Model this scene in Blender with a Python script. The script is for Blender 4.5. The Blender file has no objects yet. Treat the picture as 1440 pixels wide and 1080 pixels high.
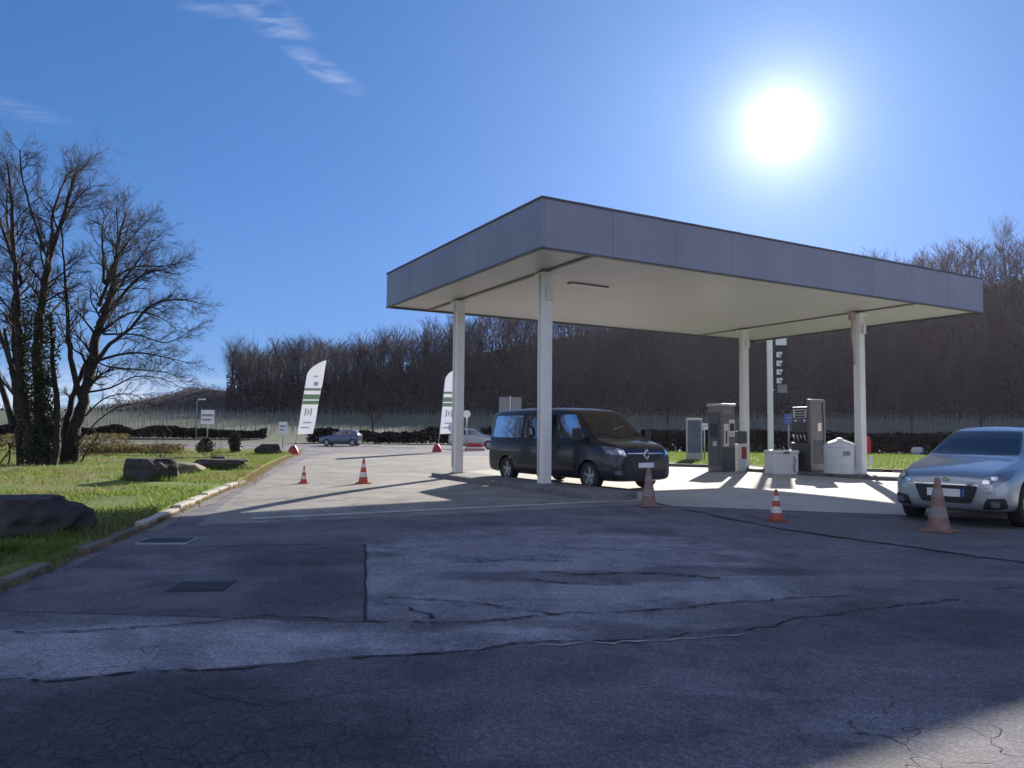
import bpy, bmesh, math, random
import numpy as np
from mathutils import Vector, Matrix, noise
from mathutils.bvhtree import BVHTree
R = math.radians
random.seed(7); rng = np.random.default_rng(7)
S = bpy.context.scene
COL = S.collection

# ------------------------------------------------------------------ camera
F, PITCH, ROLL, CH = 1072.65, 0.0609, 0.0096, 1.6
cam = bpy.data.cameras.new('camera'); cam.sensor_width = 36; cam.lens = 36 * F / 1440
cam.clip_start = .05; cam.clip_end = 5000
camo = bpy.data.objects.new('camera', cam); COL.objects.link(camo); S.camera = camo
fw = Vector((0, math.cos(PITCH), math.sin(PITCH))); up0 = Vector((0, -math.sin(PITCH), math.cos(PITCH))); r0 = Vector((1, 0, 0))
rv = math.cos(ROLL) * r0 + math.sin(ROLL) * up0; uv = -math.sin(ROLL) * r0 + math.cos(ROLL) * up0
camo.matrix_world = Matrix(((rv.x, uv.x, -fw.x, 0), (rv.y, uv.y, -fw.y, 0), (rv.z, uv.z, -fw.z, CH), (0, 0, 0, 1)))

# ------------------------------------------------------------------ sky and sun
SUN_AZ, SUN_EL = R(19.6), R(21.2)
SD = Vector((math.sin(SUN_AZ) * math.cos(SUN_EL), math.cos(SUN_AZ) * math.cos(SUN_EL), math.sin(SUN_EL)))
SKY_STRENGTH = .1
S.view_settings.view_transform = 'Standard'; S.view_settings.look = 'None'
S.view_settings.gamma = 1; S.view_settings.use_curve_mapping = False
S.view_settings.exposure = 1.0
S.cycles.max_bounces = 6; S.cycles.transparent_max_bounces = 8
S.cycles.use_adaptive_sampling = True; S.cycles.use_denoising = True

class NT:
    """small node-tree helper"""
    def __init__(s, nt): s.t = nt; s.n = nt.nodes; s.l = nt.links; nt.nodes.clear()
    def new(s, t, **k):
        n = s.n.new(t)
        for a, v in k.items(): setattr(n, a, v)
        return n
    def set(s, sock, v):
        if hasattr(v, 'is_output') or isinstance(v, bpy.types.NodeSocket): s.l.new(v, sock)
        elif v is not None:
            if isinstance(v, (tuple, list)) and len(v) == 3 and len(sock.default_value) == 4: v = (*v, 1)
            sock.default_value = v
    def m(s, op, a, b=None, c=None):
        n = s.new('ShaderNodeMath', operation=op); s.set(n.inputs[0], a)
        if b is not None: s.set(n.inputs[1], b)
        if c is not None: s.set(n.inputs[2], c)
        return n.outputs[0]
    def mix(s, f, a, b, mode='MIX'):
        n = s.new('ShaderNodeMix', data_type='RGBA', blend_type=mode); s.set(n.inputs[0], f); s.set(n.inputs[6], a); s.set(n.inputs[7], b)
        return n.outputs[2]
    def noise(s, vec, scale, detail=4, rough=.55, dist=0):
        n = s.new('ShaderNodeTexNoise'); s.set(n.inputs['Vector'], vec); n.inputs['Scale'].default_value = scale
        n.inputs['Detail'].default_value = detail; n.inputs['Roughness'].default_value = rough; n.inputs['Distortion'].default_value = dist
        return n.outputs[0]
    def ramp(s, f, stops):
        n = s.new('ShaderNodeValToRGB'); s.set(n.inputs[0], f); e = n.color_ramp.elements
        while len(e) < len(stops): e.new(.5)
        for el, (p, c) in zip(e, stops):
            el.position = p; el.color = (*c, 1) if isinstance(c, (tuple, list)) else (c, c, c, 1)
        return n.outputs[0]
    def mapr(s, v, a, b, c=0, d=1):
        n = s.new('ShaderNodeMapRange'); s.set(n.inputs[0], v)
        for i, q in enumerate((a, b, c, d)): n.inputs[i + 1].default_value = q
        return n.outputs[0]
    def scale(s, vec, sc):
        n = s.new('ShaderNodeVectorMath', operation='MULTIPLY'); s.set(n.inputs[0], vec); n.inputs[1].default_value = sc
        return n.outputs[0]

W = bpy.data.worlds.new('World'); S.world = W; W.use_nodes = True
w = NT(W.node_tree)
sky = w.new('ShaderNodeTexSky', sky_type='NISHITA', sun_disc=False, sun_elevation=SUN_EL, sun_rotation=SUN_AZ)
sky.air_density = 1.0; sky.dust_density = .35; sky.ozone_density = 2.6; sky.altitude = 200
tc = w.new('ShaderNodeTexCoord').outputs['Generated']
nrm = w.new('ShaderNodeVectorMath', operation='NORMALIZE'); w.set(nrm.inputs[0], tc); D = nrm.outputs[0]
dp = w.new('ShaderNodeVectorMath', operation='DOT_PRODUCT'); w.set(dp.inputs[0], D); dp.inputs[1].default_value = SD
cosang = w.m('MINIMUM', w.m('MAXIMUM', dp.outputs['Value'], -1), 1)
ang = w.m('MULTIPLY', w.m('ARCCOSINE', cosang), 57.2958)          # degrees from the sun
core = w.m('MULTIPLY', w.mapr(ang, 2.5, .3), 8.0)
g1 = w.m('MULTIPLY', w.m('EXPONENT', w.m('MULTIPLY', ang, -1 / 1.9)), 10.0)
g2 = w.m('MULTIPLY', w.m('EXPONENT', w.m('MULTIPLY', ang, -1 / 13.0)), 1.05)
sun_bloom = w.m('ADD', core, g1)  # camera bloom round the sun, painted into the sky as a glow
# the air's glare near the sun is rolled off per channel, as a high dynamic range exposure does
def vm(op, a, b):
    n = w.new('ShaderNodeVectorMath', operation=op); w.set(n.inputs[0], a); w.set(n.inputs[1], b); return n.outputs[0]
den = vm('ADD', vm('DIVIDE', sky.outputs[0], (1.9, 3.1, 7.)), (1, 1, 1))
skyc = vm('MULTIPLY', vm('DIVIDE', sky.outputs[0], den), (.38, .72, 1.0))
# thin high cirrus: laid on a flat layer overhead, so it foreshortens towards the horizon
sep = w.new('ShaderNodeSeparateXYZ'); w.set(sep.inputs[0], D)
zc = w.m('MAXIMUM', sep.outputs[2], .03)
px, py = w.m('DIVIDE', sep.outputs[0], zc), w.m('DIVIDE', sep.outputs[1], zc)
cmb = w.new('ShaderNodeCombineXYZ'); w.set(cmb.inputs[0], px); w.set(cmb.inputs[1], py)
def blob(cx, cy, ux, uy, a, b):
    dx, dy = w.m('SUBTRACT', px, cx), w.m('SUBTRACT', py, cy)
    p = w.m('DIVIDE', w.m('ADD', w.m('MULTIPLY', dx, ux), w.m('MULTIPLY', dy, uy)), a)
    q = w.m('DIVIDE', w.m('SUBTRACT', w.m('MULTIPLY', dx, uy), w.m('MULTIPLY', dy, ux)), b)
    return w.mapr(w.m('SQRT', w.m('ADD', w.m('MULTIPLY', p, p), w.m('MULTIPLY', q, q))), 1, .15)
rot = w.new('ShaderNodeMapping'); w.set(rot.inputs[0], cmb.outputs[0]); rot.inputs['Rotation'].default_value = (0, 0, R(-62)); rot.inputs['Scale'].default_value = (5, 17, 1)
cn = w.noise(rot.outputs[0], 1.0, 6, .6, .6)
mask = w.m('MAXIMUM', blob(-.60, 1.80, .25, .97, .19, .085), blob(-.53, 2.08, .38, .92, .20, .06))
mask = w.m('MAXIMUM', mask, w.m('MULTIPLY', blob(-.73, 1.77, 1, .2, .09, .05), .6))
mask = w.m('MAXIMUM', mask, w.m('MULTIPLY', blob(-1.62, 2.33, .8, .6, .25, .1), .5))
cl = w.m('MULTIPLY', w.m('MULTIPLY', mask, w.mapr(cn, .40, .72)), .62)
# low pale band of far cloud close to the horizon on the left
lowm = w.m('MULTIPLY', w.m('MULTIPLY', w.mapr(sep.outputs[2], .075, .02), w.mapr(sep.outputs[0], -.2, -.4)), w.mapr(w.noise(w.scale(D, (6, 6, 40)), 1.6, 4), .3, .5))
cl = w.m('MAXIMUM', cl, w.m('MULTIPLY', lowm, .9))
# unseen bright cloud added behind the viewer as neutral fill light for the shade
fill_cloud = w.m('MULTIPLY', w.mapr(sep.outputs[1], -.05, -.35), w.mapr(w.noise(w.scale(D, (1, 1, 2.2)), 2.3, 6, .6, .4), .40, .60))
skyc = w.mix(w.m('MULTIPLY', fill_cloud, .9), skyc, (5.0, 5.1, 6.0))
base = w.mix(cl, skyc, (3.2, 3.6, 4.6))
addn = w.mix(1, base, w.mix(1, w.mix(0, (1, .97, .93), (1, 1, 1)), sun_bloom, 'MULTIPLY'), 'ADD')
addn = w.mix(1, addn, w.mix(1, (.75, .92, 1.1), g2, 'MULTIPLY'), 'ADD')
hz_ = w.m('EXPONENT', w.m('MULTIPLY', w.m('MAXIMUM', sep.outputs[2], 0), -1 / .11))
addn = w.mix(1, addn, w.mix(1, (.95, .95, .75), hz_, 'MULTIPLY'), 'ADD')
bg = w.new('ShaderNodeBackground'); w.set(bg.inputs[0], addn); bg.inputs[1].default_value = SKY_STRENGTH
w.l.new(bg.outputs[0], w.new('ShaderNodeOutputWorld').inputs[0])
W.cycles.sampling_method = 'MANUAL'; W.cycles.sample_map_resolution = 1024

sl = bpy.data.lights.new('sun', 'SUN'); sl.energy = 4.7; sl.angle = R(.53); sl.color = (1, .93, .82)
so = bpy.data.objects.new('sun', sl); COL.objects.link(so); so.rotation_euler = SD.to_track_quat('Z', 'Y').to_euler(); so.location = (30, 80, 60)

# ------------------------------------------------------------------ materials
def mat(name, col=(.5, .5, .5), rough=.6, metal=0, spec=.5, coat=0, var=.0, vscale=3, bump=0, bscale=40, emit=None, trans=0, alpha=1):
    m = bpy.data.materials.new(name); m.use_nodes = True; t = NT(m.node_tree)
    p = t.new('ShaderNodeBsdfPrincipled'); o = t.new('ShaderNodeOutputMaterial'); t.l.new(p.outputs[0], o.inputs[0])
    oc = t.new('ShaderNodeTexCoord').outputs['Object']
    if var:
        n = t.noise(oc, vscale, 5, .6); c2 = tuple(max(0, c * (1 - var)) for c in col); c3 = tuple(min(1, c * (1 + var * .6)) for c in col)
        t.set(p.inputs['Base Color'], t.ramp(n, [(.3, c2), (.7, c3)]))
        t.set(p.inputs['Roughness'], t.mapr(n, .3, .7, min(1, rough * 1.2), rough * .85))
    else:
        t.set(p.inputs['Base Color'], col); p.inputs['Roughness'].default_value = rough
    p.inputs['Metallic'].default_value = metal; p.inputs['Specular IOR Level'].default_value = spec; p.inputs['Coat Weight'].default_value = coat
    p.inputs['Coat Roughness'].default_value = .04
    if bump:
        b = t.new('ShaderNodeBump'); b.inputs['Strength'].default_value = bump; b.inputs['Distance'].default_value = .02
        t.set(b.inputs['Height'], t.noise(oc, bscale, 4, .6)); t.l.new(b.outputs[0], p.inputs['Normal'])
    if trans:
        tr = t.new('ShaderNodeBsdfTranslucent'); t.set(tr.inputs[0], tuple(c * 1.3 for c in col)); ms = t.new('ShaderNodeMixShader'); ms.inputs[0].default_value = trans
        t.l.new(p.outputs[0], ms.inputs[1]); t.l.new(tr.outputs[0], ms.inputs[2]); t.l.new(ms.outputs[0], o.inputs[0])
    m['p'] = 1
    return m

def surf(name, build, bumpd=.02, bumps=.6):
    """build(t, pos) -> colour, roughness, height"""
    m = bpy.data.materials.new(name); m.use_nodes = True; t = NT(m.node_tree)
    p = t.new('ShaderNodeBsdfPrincipled'); o = t.new('ShaderNodeOutputMaterial'); t.l.new(p.outputs[0], o.inputs[0])
    pos = t.new('ShaderNodeNewGeometry').outputs['Position']
    c, r, h = build(t, pos); t.set(p.inputs['Base Color'], c); t.set(p.inputs['Roughness'], r); p.inputs['Specular IOR Level'].default_value = .35
    if h is not None:
        b = t.new('ShaderNodeBump'); b.inputs['Strength'].default_value = bumps; b.inputs['Distance'].default_value = bumpd
        t.set(b.inputs['Height'], h); t.l.new(b.outputs[0], p.inputs['Normal'])
    return m

def asphalt(base, light, seed, stain=.55, blobs=(), gator=None):
    def f(t, pos):
        off = t.new('ShaderNodeVectorMath', operation='ADD'); t.set(off.inputs[0], pos); off.inputs[1].default_value = (seed * 13.1, seed * 7.7, 0); P = off.outputs[0]
        big = t.noise(P, .35, 5, .62, .8); mid = t.noise(P, 1.7, 5, .65, .4); streak = t.noise(t.scale(P, (.5, 2.4, 1)), .8, 5, .6, .5); fine = t.noise(P, 95, 2, .5)
        c = t.mix(t.mapr(big, .32, .68), base, light)
        c = t.mix(t.mapr(mid, .46, .70, 0, .8), c, tuple(x * .5 for x in base))
        c = t.mix(t.mapr(streak, .52, .74, 0, stain), c, tuple(min(1, x * 1.45) for x in light))
        sx = t.new('ShaderNodeSeparateXYZ'); t.set(sx.inputs[0], pos); wob = t.m('MULTIPLY', t.m('SUBTRACT', t.noise(P, 1.1, 5, .65), .5), 1.5)
        def reg(cx, cy, rx, ry, soft=.35):
            a = t.m('DIVIDE', t.m('SUBTRACT', sx.outputs[0], cx), rx); q = t.m('DIVIDE', t.m('SUBTRACT', sx.outputs[1], cy), ry)
            return t.mapr(t.m('ADD', t.m('SQRT', t.m('ADD', t.m('MULTIPLY', a, a), t.m('MULTIPLY', q, q))), wob), 1 + soft * .5, 1 - soft * .5)
        for cx, cy, rx, ry, k, f_ in blobs:
            c = t.mix(t.m('MULTIPLY', reg(cx, cy, rx, ry), f_), c, t.mix(1, c, (k, k, k * 1.02), 'MULTIPLY'))
        c = t.mix(.55, c, t.ramp(t.noise(P, 26, 3, .7), [(.3, .55), (.5, 1.0), (.72, 1.5)]), 'MULTIPLY')
        sp = t.new('ShaderNodeTexVoronoi'); t.set(sp.inputs['Vector'], P); sp.inputs['Scale'].default_value = 85
        agg = t.ramp(sp.outputs['Color'], [(.25, .62), (.6, 1.0), (.93, 1.55)])
        c = t.mix(.75, c, agg, 'MULTIPLY')
        vc = t.new('ShaderNodeTexVoronoi', feature='DISTANCE_TO_EDGE'); t.set(vc.inputs['Vector'], t.new('ShaderNodeVectorMath', operation='ADD').outputs[0])
        ad = vc.inputs['Vector'].links[0].from_node; t.set(ad.inputs[0], P)
        nn = t.new('ShaderNodeTexNoise'); t.set(nn.inputs['Vector'], P); nn.inputs['Scale'].default_value = 2.5; sc = t.scale(nn.outputs['Color'], (.5, .5, .5)); t.set(ad.inputs[1], sc)
        vc.inputs['Scale'].default_value = 2.6
        crk = t.m('MULTIPLY', t.mapr(vc.outputs['Distance'], .012, .0, 0, 1), t.mapr(t.noise(P, .55, 3), .52, .62))
        if gator:
            v2 = t.new('ShaderNodeTexVoronoi', feature='DISTANCE_TO_EDGE'); t.set(v2.inputs['Vector'], ad.outputs[0]); v2.inputs['Scale'].default_value = 6.5
            crk = t.m('MAXIMUM', crk, t.m('MULTIPLY', t.mapr(v2.outputs['Distance'], .045, .0, 0, .5), reg(*gator)))
        c = t.mix(t.m('MULTIPLY', crk, .8), c, (.012, .012, .013))
        h = t.m('SUBTRACT', t.m('ADD', t.m('MULTIPLY', fine, .35), t.m('ADD', t.m('MULTIPLY', agg, .35), t.m('MULTIPLY', mid, .3))), crk)
        return c, t.mapr(mid, .3, .7, .95, .8), h
    return f
def concrete(base, light, seed):
    def f(t, pos):
        big = t.noise(pos, .5, 5, .6, .5); mid = t.noise(pos, 3.1, 5, .65); fine = t.noise(pos, 70, 2)
        c = t.mix(t.mapr(big, .3, .7), base, light)
        c = t.mix(t.mapr(mid, .55, .75, 0, .35), c, tuple(x * .5 for x in base))
        c = t.mix(.5, c, t.ramp(fine, [(.3, .8), (.7, 1.15)]), 'MULTIPLY')
        return c, .85, t.m('ADD', t.m('MULTIPLY', fine, .5), mid)
    return f
def ground_f(t, pos):
    s = t.new('ShaderNodeSeparateXYZ'); t.set(s.inputs[0], pos)
    big = t.noise(pos, .05, 4, .6); mid = t.noise(pos, .6, 5, .65); fine = t.noise(pos, 6, 4, .7)
    grass = t.mix(t.mapr(mid, .35, .65), (.09, .12, .022), (.17, .15, .05))
    field = t.mix(t.mapr(big, .4, .6), (.065, .085, .05), (.09, .10, .06))
    litter = t.mix(t.mapr(fine, .35, .65), (.025, .02, .02), (.06, .045, .04))
    c = t.mix(t.mapr(s.outputs[1], 55, 75), grass, field)
    c = t.mix(t.mapr(t.m('ADD', s.outputs[2], t.m('MULTIPLY', big, .8)), 4.6, 6.2), c, litter)
    return c, .95, t.m('ADD', fine, mid)
def verge_f(t, pos):
    mid = t.noise(pos, .8, 5, .65); fine = t.noise(pos, 9, 4, .7)
    c = t.mix(t.mapr(mid, .38, .64), (.10, .16, .022), (.17, .20, .045))
    c = t.mix(t.mapr(fine, .5, .7, 0, .6), c, (.085, .07, .035)); c = t.mix(t.mapr(t.noise(pos, .45, 4, .6, .5), .56, .68, 0, .5), c, (.14, .105, .06))
    return c, .95, t.m('ADD', fine, mid)
M = {}
M['asphalt'] = surf('worn_asphalt', asphalt((.135, .126, .142), (.21, .198, .212), 1, .5, [(.5, 9.0, 2.5, 2.8, 1.75, .85), (-2.6, 5.55, 1.9, .75, 1.8, .9), (.6, 8.5, 1.6, .35, .45, .8), (2.6, 8.9, 1.1, .3, .5, .7), (3.5, 6.9, 2.5, .5, .6, .7), (-.4, 6.0, 1.4, .35, 1.3, .8), (-3.4, 12.4, 2, .5, .7, .6)]), .012, .7)
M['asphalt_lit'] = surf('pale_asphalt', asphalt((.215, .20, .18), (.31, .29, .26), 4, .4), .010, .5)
M['asphalt_dark'] = surf('dark_asphalt', asphalt((.105, .098, .115), (.165, .155, .172), 2, .4, [(1.8, 4.2, 2.0, 1.2, 1.3, .7), (-1.9, 3.7, 1.35, 1.35, .58, .9), (5, 6.5, 2, .8, .7, .7)], (-1.9, 3.7, 1.5, 1.4, .5)), .014, .8)
M['asphalt_patch'] = surf('patched_asphalt', asphalt((.10, .091, .106), (.16, .148, .163), 3, .45, [(-2.6, 9.2, .8, .8, .55, .7), (-2.0, 7.6, .5, 1.0, .6, .7), (-4, 8.6, .9, 1.2, 1.35, .7)], (-1.8, 3.8, 1.7, 1.4, .5)), .012, .6)
M['palepatch'] = surf('pale_road_patch', asphalt((.17, .17, .172), (.27, .27, .265), 6, .5), .012, .8)
M['islandtop'] = surf('shaded_island_top', concrete((.13, .125, .12), (.24, .23, .22), 8), .01, .5)  # darker colour carries the van's shade on the island top
M['apron'] = surf('shaded_apron', asphalt((.125, .115, .125), (.18, .168, .178), 5, .3), .01, .5)
M['concrete'] = surf('slab_concrete', concrete((.38, .355, .31), (.50, .475, .42), 1), .006, .4)
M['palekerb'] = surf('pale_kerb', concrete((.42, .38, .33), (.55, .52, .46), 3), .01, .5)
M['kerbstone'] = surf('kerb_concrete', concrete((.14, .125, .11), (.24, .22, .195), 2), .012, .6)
M['ground'] = surf('field_ground', ground_f, .05, .5)
M['verge'] = surf('verge_soil', verge_f, .06, .8)
M['crack'] = mat('crack_dark', (.022, .021, .022), .95)  # plain dark colour of the cracks and slab joint
M['palestrip'] = mat('pale_concrete_strip', (.42, .41, .38), .8, var=.25, vscale=4)
M['grass'] = mat('grass_blade', (.15, .205, .04), .6, var=.55, vscale=1.3, trans=.45)
M['drygrass'] = mat('dry_stalks', (.25, .19, .10), .8, var=.4, vscale=2, trans=.35)
M['bark'] = mat('bark', (.024, .019, .018), .9, var=.5, vscale=4, bump=.6, bscale=18)
M['woodbark'] = mat('far_bark', (.040, .031, .037), .95, var=.75, vscale=.09)
M['twig'] = mat('twig', (.035, .025, .022), .9)
M['ivy'] = mat('ivy_leaf', (.035, .045, .018), .5, var=.4, vscale=2, trans=.25)
M['hedge'] = mat('hedge_leaf', (.03, .027, .026), 1, spec=.05, var=.5, vscale=1.2)
M['shrub'] = mat('dry_shrub', (.15, .12, .05), .8, var=.45, vscale=1.5, trans=.3)
M['rock'] = mat('rock', (.045, .04, .038), .9, var=.5, vscale=3, bump=.9, bscale=9)
M['palerock'] = mat('pale_rock', (.42, .38, .31), .9, var=.3, vscale=5, bump=.7, bscale=12)
M['ochre'] = mat('ochre_stone', (.36, .22, .09), .9, var=.35, vscale=6, bump=.7, bscale=14)
M['slabstone'] = mat('slab_stone', (.2, .17, .13), .9, var=.4, vscale=3, bump=.7, bscale=10)
M['fascia'] = mat('grey_fascia_sheet', (.20, .22, .30), .5, metal=.15, var=.08, vscale=.8)
def fascia_mat():
    m = bpy.data.materials.new('weathered_fascia'); m.use_nodes = True; t = NT(m.node_tree)
    p = t.new('ShaderNodeBsdfPrincipled'); o = t.new('ShaderNodeOutputMaterial'); t.l.new(p.outputs[0], o.inputs[0]); oc = t.new('ShaderNodeTexCoord').outputs['Object']
    st_ = t.noise(t.scale(oc, (5, 5, .35)), 1.6, 5, .65); bl = t.noise(oc, .5, 4, .6)
    c = t.mix(t.mapr(bl, .35, .65), (.205, .215, .285), (.245, .255, .325)); c = t.mix(t.mapr(st_, .55, .8, 0, .22), c, (.16, .16, .18))
    t.set(p.inputs['Base Color'], c); p.inputs['Roughness'].default_value = .5; p.inputs['Metallic'].default_value = .1
    b = t.new('ShaderNodeBump'); b.inputs['Distance'].default_value = .02; b.inputs['Strength'].default_value = .3; t.set(b.inputs['Height'], t.noise(oc, 1.3, 2)); t.l.new(b.outputs[0], p.inputs['Normal'])
    return m
M['fascia'] = fascia_mat()
M['beamgrey'] = mat('soffit_seam', (.2, .19, .185), .6)
M['trim'] = mat('dark_trim', (.06, .065, .075), .5)
M['white'] = mat('white_painted_steel', (.78, .77, .73), .45, var=.06, vscale=2)
M['steelgrey'] = mat('galvanised_steel', (.42, .43, .44), .45, metal=.6, var=.15, vscale=5)
M['black'] = mat('black_plastic', (.018, .018, .02), .45)
M['rubber'] = mat('tyre_rubber', (.02, .02, .021), .8)
M['alloy'] = mat('wheel_alloy', (.45, .45, .46), .3, metal=.8)
M['vanpaint'] = mat('dark_van_paint', (.016, .015, .026), .32, spec=.4, coat=.6)
M['silver'] = mat('silver_car_paint', (.36, .38, .41), .28, metal=.6, coat=1)
M['bluepaint'] = mat('blue_grey_car_paint', (.05, .085, .15), .35, metal=.4, coat=1)
def window_glass(nm='tinted_glass', tint=.45, ior=1.6, mn=.2):
    m = bpy.data.materials.new(nm); m.use_nodes = True; t = NT(m.node_tree)
    tr = t.new('ShaderNodeBsdfTransparent'); tr.inputs[0].default_value = (tint, tint * 1.08, tint * 1.08, 1)
    gl = t.new('ShaderNodeBsdfGlossy'); gl.inputs['Roughness'].default_value = .03; fr = t.new('ShaderNodeFresnel'); fr.inputs[0].default_value = ior
    ms = t.new('ShaderNodeMixShader'); t.l.new(t.m('MAXIMUM', fr.outputs[0], mn), ms.inputs[0]); t.l.new(tr.outputs[0], ms.inputs[1]); t.l.new(gl.outputs[0], ms.inputs[2])
    t.l.new(ms.outputs[0], t.new('ShaderNodeOutputMaterial').inputs[0]); return m
M['pane'] = window_glass(ior=1.45)
M['privacy'] = window_glass('privacy_glass', .05, 1.22, .02)
M['interior'] = mat('cabin_trim', (.035, .035, .038), .8)
M['seat'] = mat('seat_fabric', (.05, .05, .055), .9)
M['glass'] = mat('dark_window_glass', (.035, .04, .045), .05, spec=1.0, coat=.6)
M['lamp'] = mat('headlamp_lens', (.16, .18, .22), .1, metal=.3, coat=1)
M['bulb'] = mat('headlamp_reflector', (.85, .87, .9), .12, metal=.7, coat=1)
M['chrome'] = mat('chrome', (.75, .75, .77), .12, metal=1)
M['plate'] = mat('number_plate_white', (.75, .75, .72), .4)
M['plateblue'] = mat('number_plate_blue', (.02, .07, .35), .4)
M['cone'] = mat('orange_cone_plastic', (.50, .09, .05), .5, var=.12, vscale=6, trans=.2)
M['conefaded'] = mat('faded_cone_plastic', (.30, .17, .14), .6, var=.3, vscale=6, trans=.15)
M['band'] = mat('reflective_band', (.8, .78, .75), .4, trans=.25)
M['red'] = mat('red_plastic', (.36, .02, .018), .45)
M['flagwhite'] = mat('white_banner_cloth', (.66, .67, .74), .7, trans=.18)
M['flaggreen'] = mat('green_banner_print', (.34, .46, .27), .7, trans=.15)
M['flaggrey'] = mat('grey_banner_print', (.50, .51, .58), .7, trans=.15)
M['signwhite'] = mat('white_sign_face', (.7, .71, .72), .5)
M['signgrey'] = mat('grey_sign_back', (.24, .24, .25), .6, var=.1, vscale=3)
M['signblue'] = mat('blue_sign_face', (.07, .13, .42), .4)
M['darkboard'] = mat('dark_price_board', (.018, .02, .035), .4)
M['pumpbrown'] = mat('pump_taupe_panel', (.17, .155, .155), .5, var=.08)
M['pumpgrey'] = mat('pump_dark_panel', (.07, .07, .08), .45)
M['tank'] = mat('white_plastic_cover', (.66, .67, .66), .45, var=.08, vscale=2)
M['display'] = mat('pale_display_panel', (.60, .60, .55), .25)
M['cream'] = mat('cream_panel', (.72, .68, .56), .45)
M['iron'] = mat('cast_iron', (.05, .05, .052), .6, metal=.4, bump=.5, bscale=60)
M['paintmark'] = mat('white_road_paint', (.72, .71, .68), .7, var=.2, vscale=8)
M['blackbox'] = mat('island_kerb', (.17, .165, .16), .8, var=.35, vscale=3, bump=.4, bscale=30)

def soffit_mat():
    m = bpy.data.materials.new('slatted_soffit'); m.use_nodes = True; t = NT(m.node_tree)
    p = t.new('ShaderNodeBsdfPrincipled'); o = t.new('ShaderNodeOutputMaterial'); t.l.new(p.outputs[0], o.inputs[0])
    oc = t.new('ShaderNodeTexCoord').outputs['Object']; s = t.new('ShaderNodeSeparateXYZ'); t.set(s.inputs[0], oc)
    fr = t.m('FRACT', t.m('MULTIPLY', s.outputs[1], 3.3))
    g = t.m('MAXIMUM', t.mapr(fr, .06, .0), t.mapr(fr, .94, 1.0))
    c = t.mix(t.noise(oc, .9, 3), (.49, .48, .50), (.56, .55, .565)); c = t.mix(t.m('MULTIPLY', g, .85), c, (.16, .15, .15))
    t.set(p.inputs['Base Color'], c); p.inputs['Roughness'].default_value = .45
    b = t.new('ShaderNodeBump'); b.inputs['Distance'].default_value = .01; t.set(b.inputs['Height'], t.m('SUBTRACT', 1, g)); t.l.new(b.outputs[0], p.inputs['Normal'])
    return m
M['soffit'] = soffit_mat()

# ------------------------------------------------------------------ helpers
def tag(o, label=None, cat=None, group=None, kind=None):
    if label: o['label'] = label
    if cat: o['category'] = cat
    if group: o['group'] = group
    if kind: o['kind'] = kind
    return o
def empty(name, loc, rz=0, **k):
    o = bpy.data.objects.new(name, None); COL.objects.link(o); o.location = loc; o.rotation_euler = (0, 0, rz); o.empty_display_size = .2
    return tag(o, **k)
def link_mesh(name, me, m, parent=None, smooth=False):
    if isinstance(m, str): m = M[m]
    o = bpy.data.objects.new(name, me); COL.objects.link(o); me.materials.append(m)
    if smooth: me.polygons.foreach_set('use_smooth', [True] * len(me.polygons))
    if parent: o.parent = parent
    return o
def np_mesh(name, V, Fc, m, parent=None, smooth=False):
    """V (n,3) float array, Fc (k,3 or 4) int array"""
    me = bpy.data.meshes.new(name); V = np.asarray(V, np.float32); Fc = np.asarray(Fc, np.int32); k = Fc.shape[1]
    me.vertices.add(len(V)); me.vertices.foreach_set('co', V.ravel()); me.loops.add(Fc.size); me.loops.foreach_set('vertex_index', Fc.ravel())
    me.polygons.add(len(Fc)); me.polygons.foreach_set('loop_start', np.arange(0, Fc.size, k, dtype=np.int32)); me.polygons.foreach_set('loop_total', np.full(len(Fc), k, np.int32))
    me.update(); me.validate()
    return link_mesh(name, me, m, parent, smooth)
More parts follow.
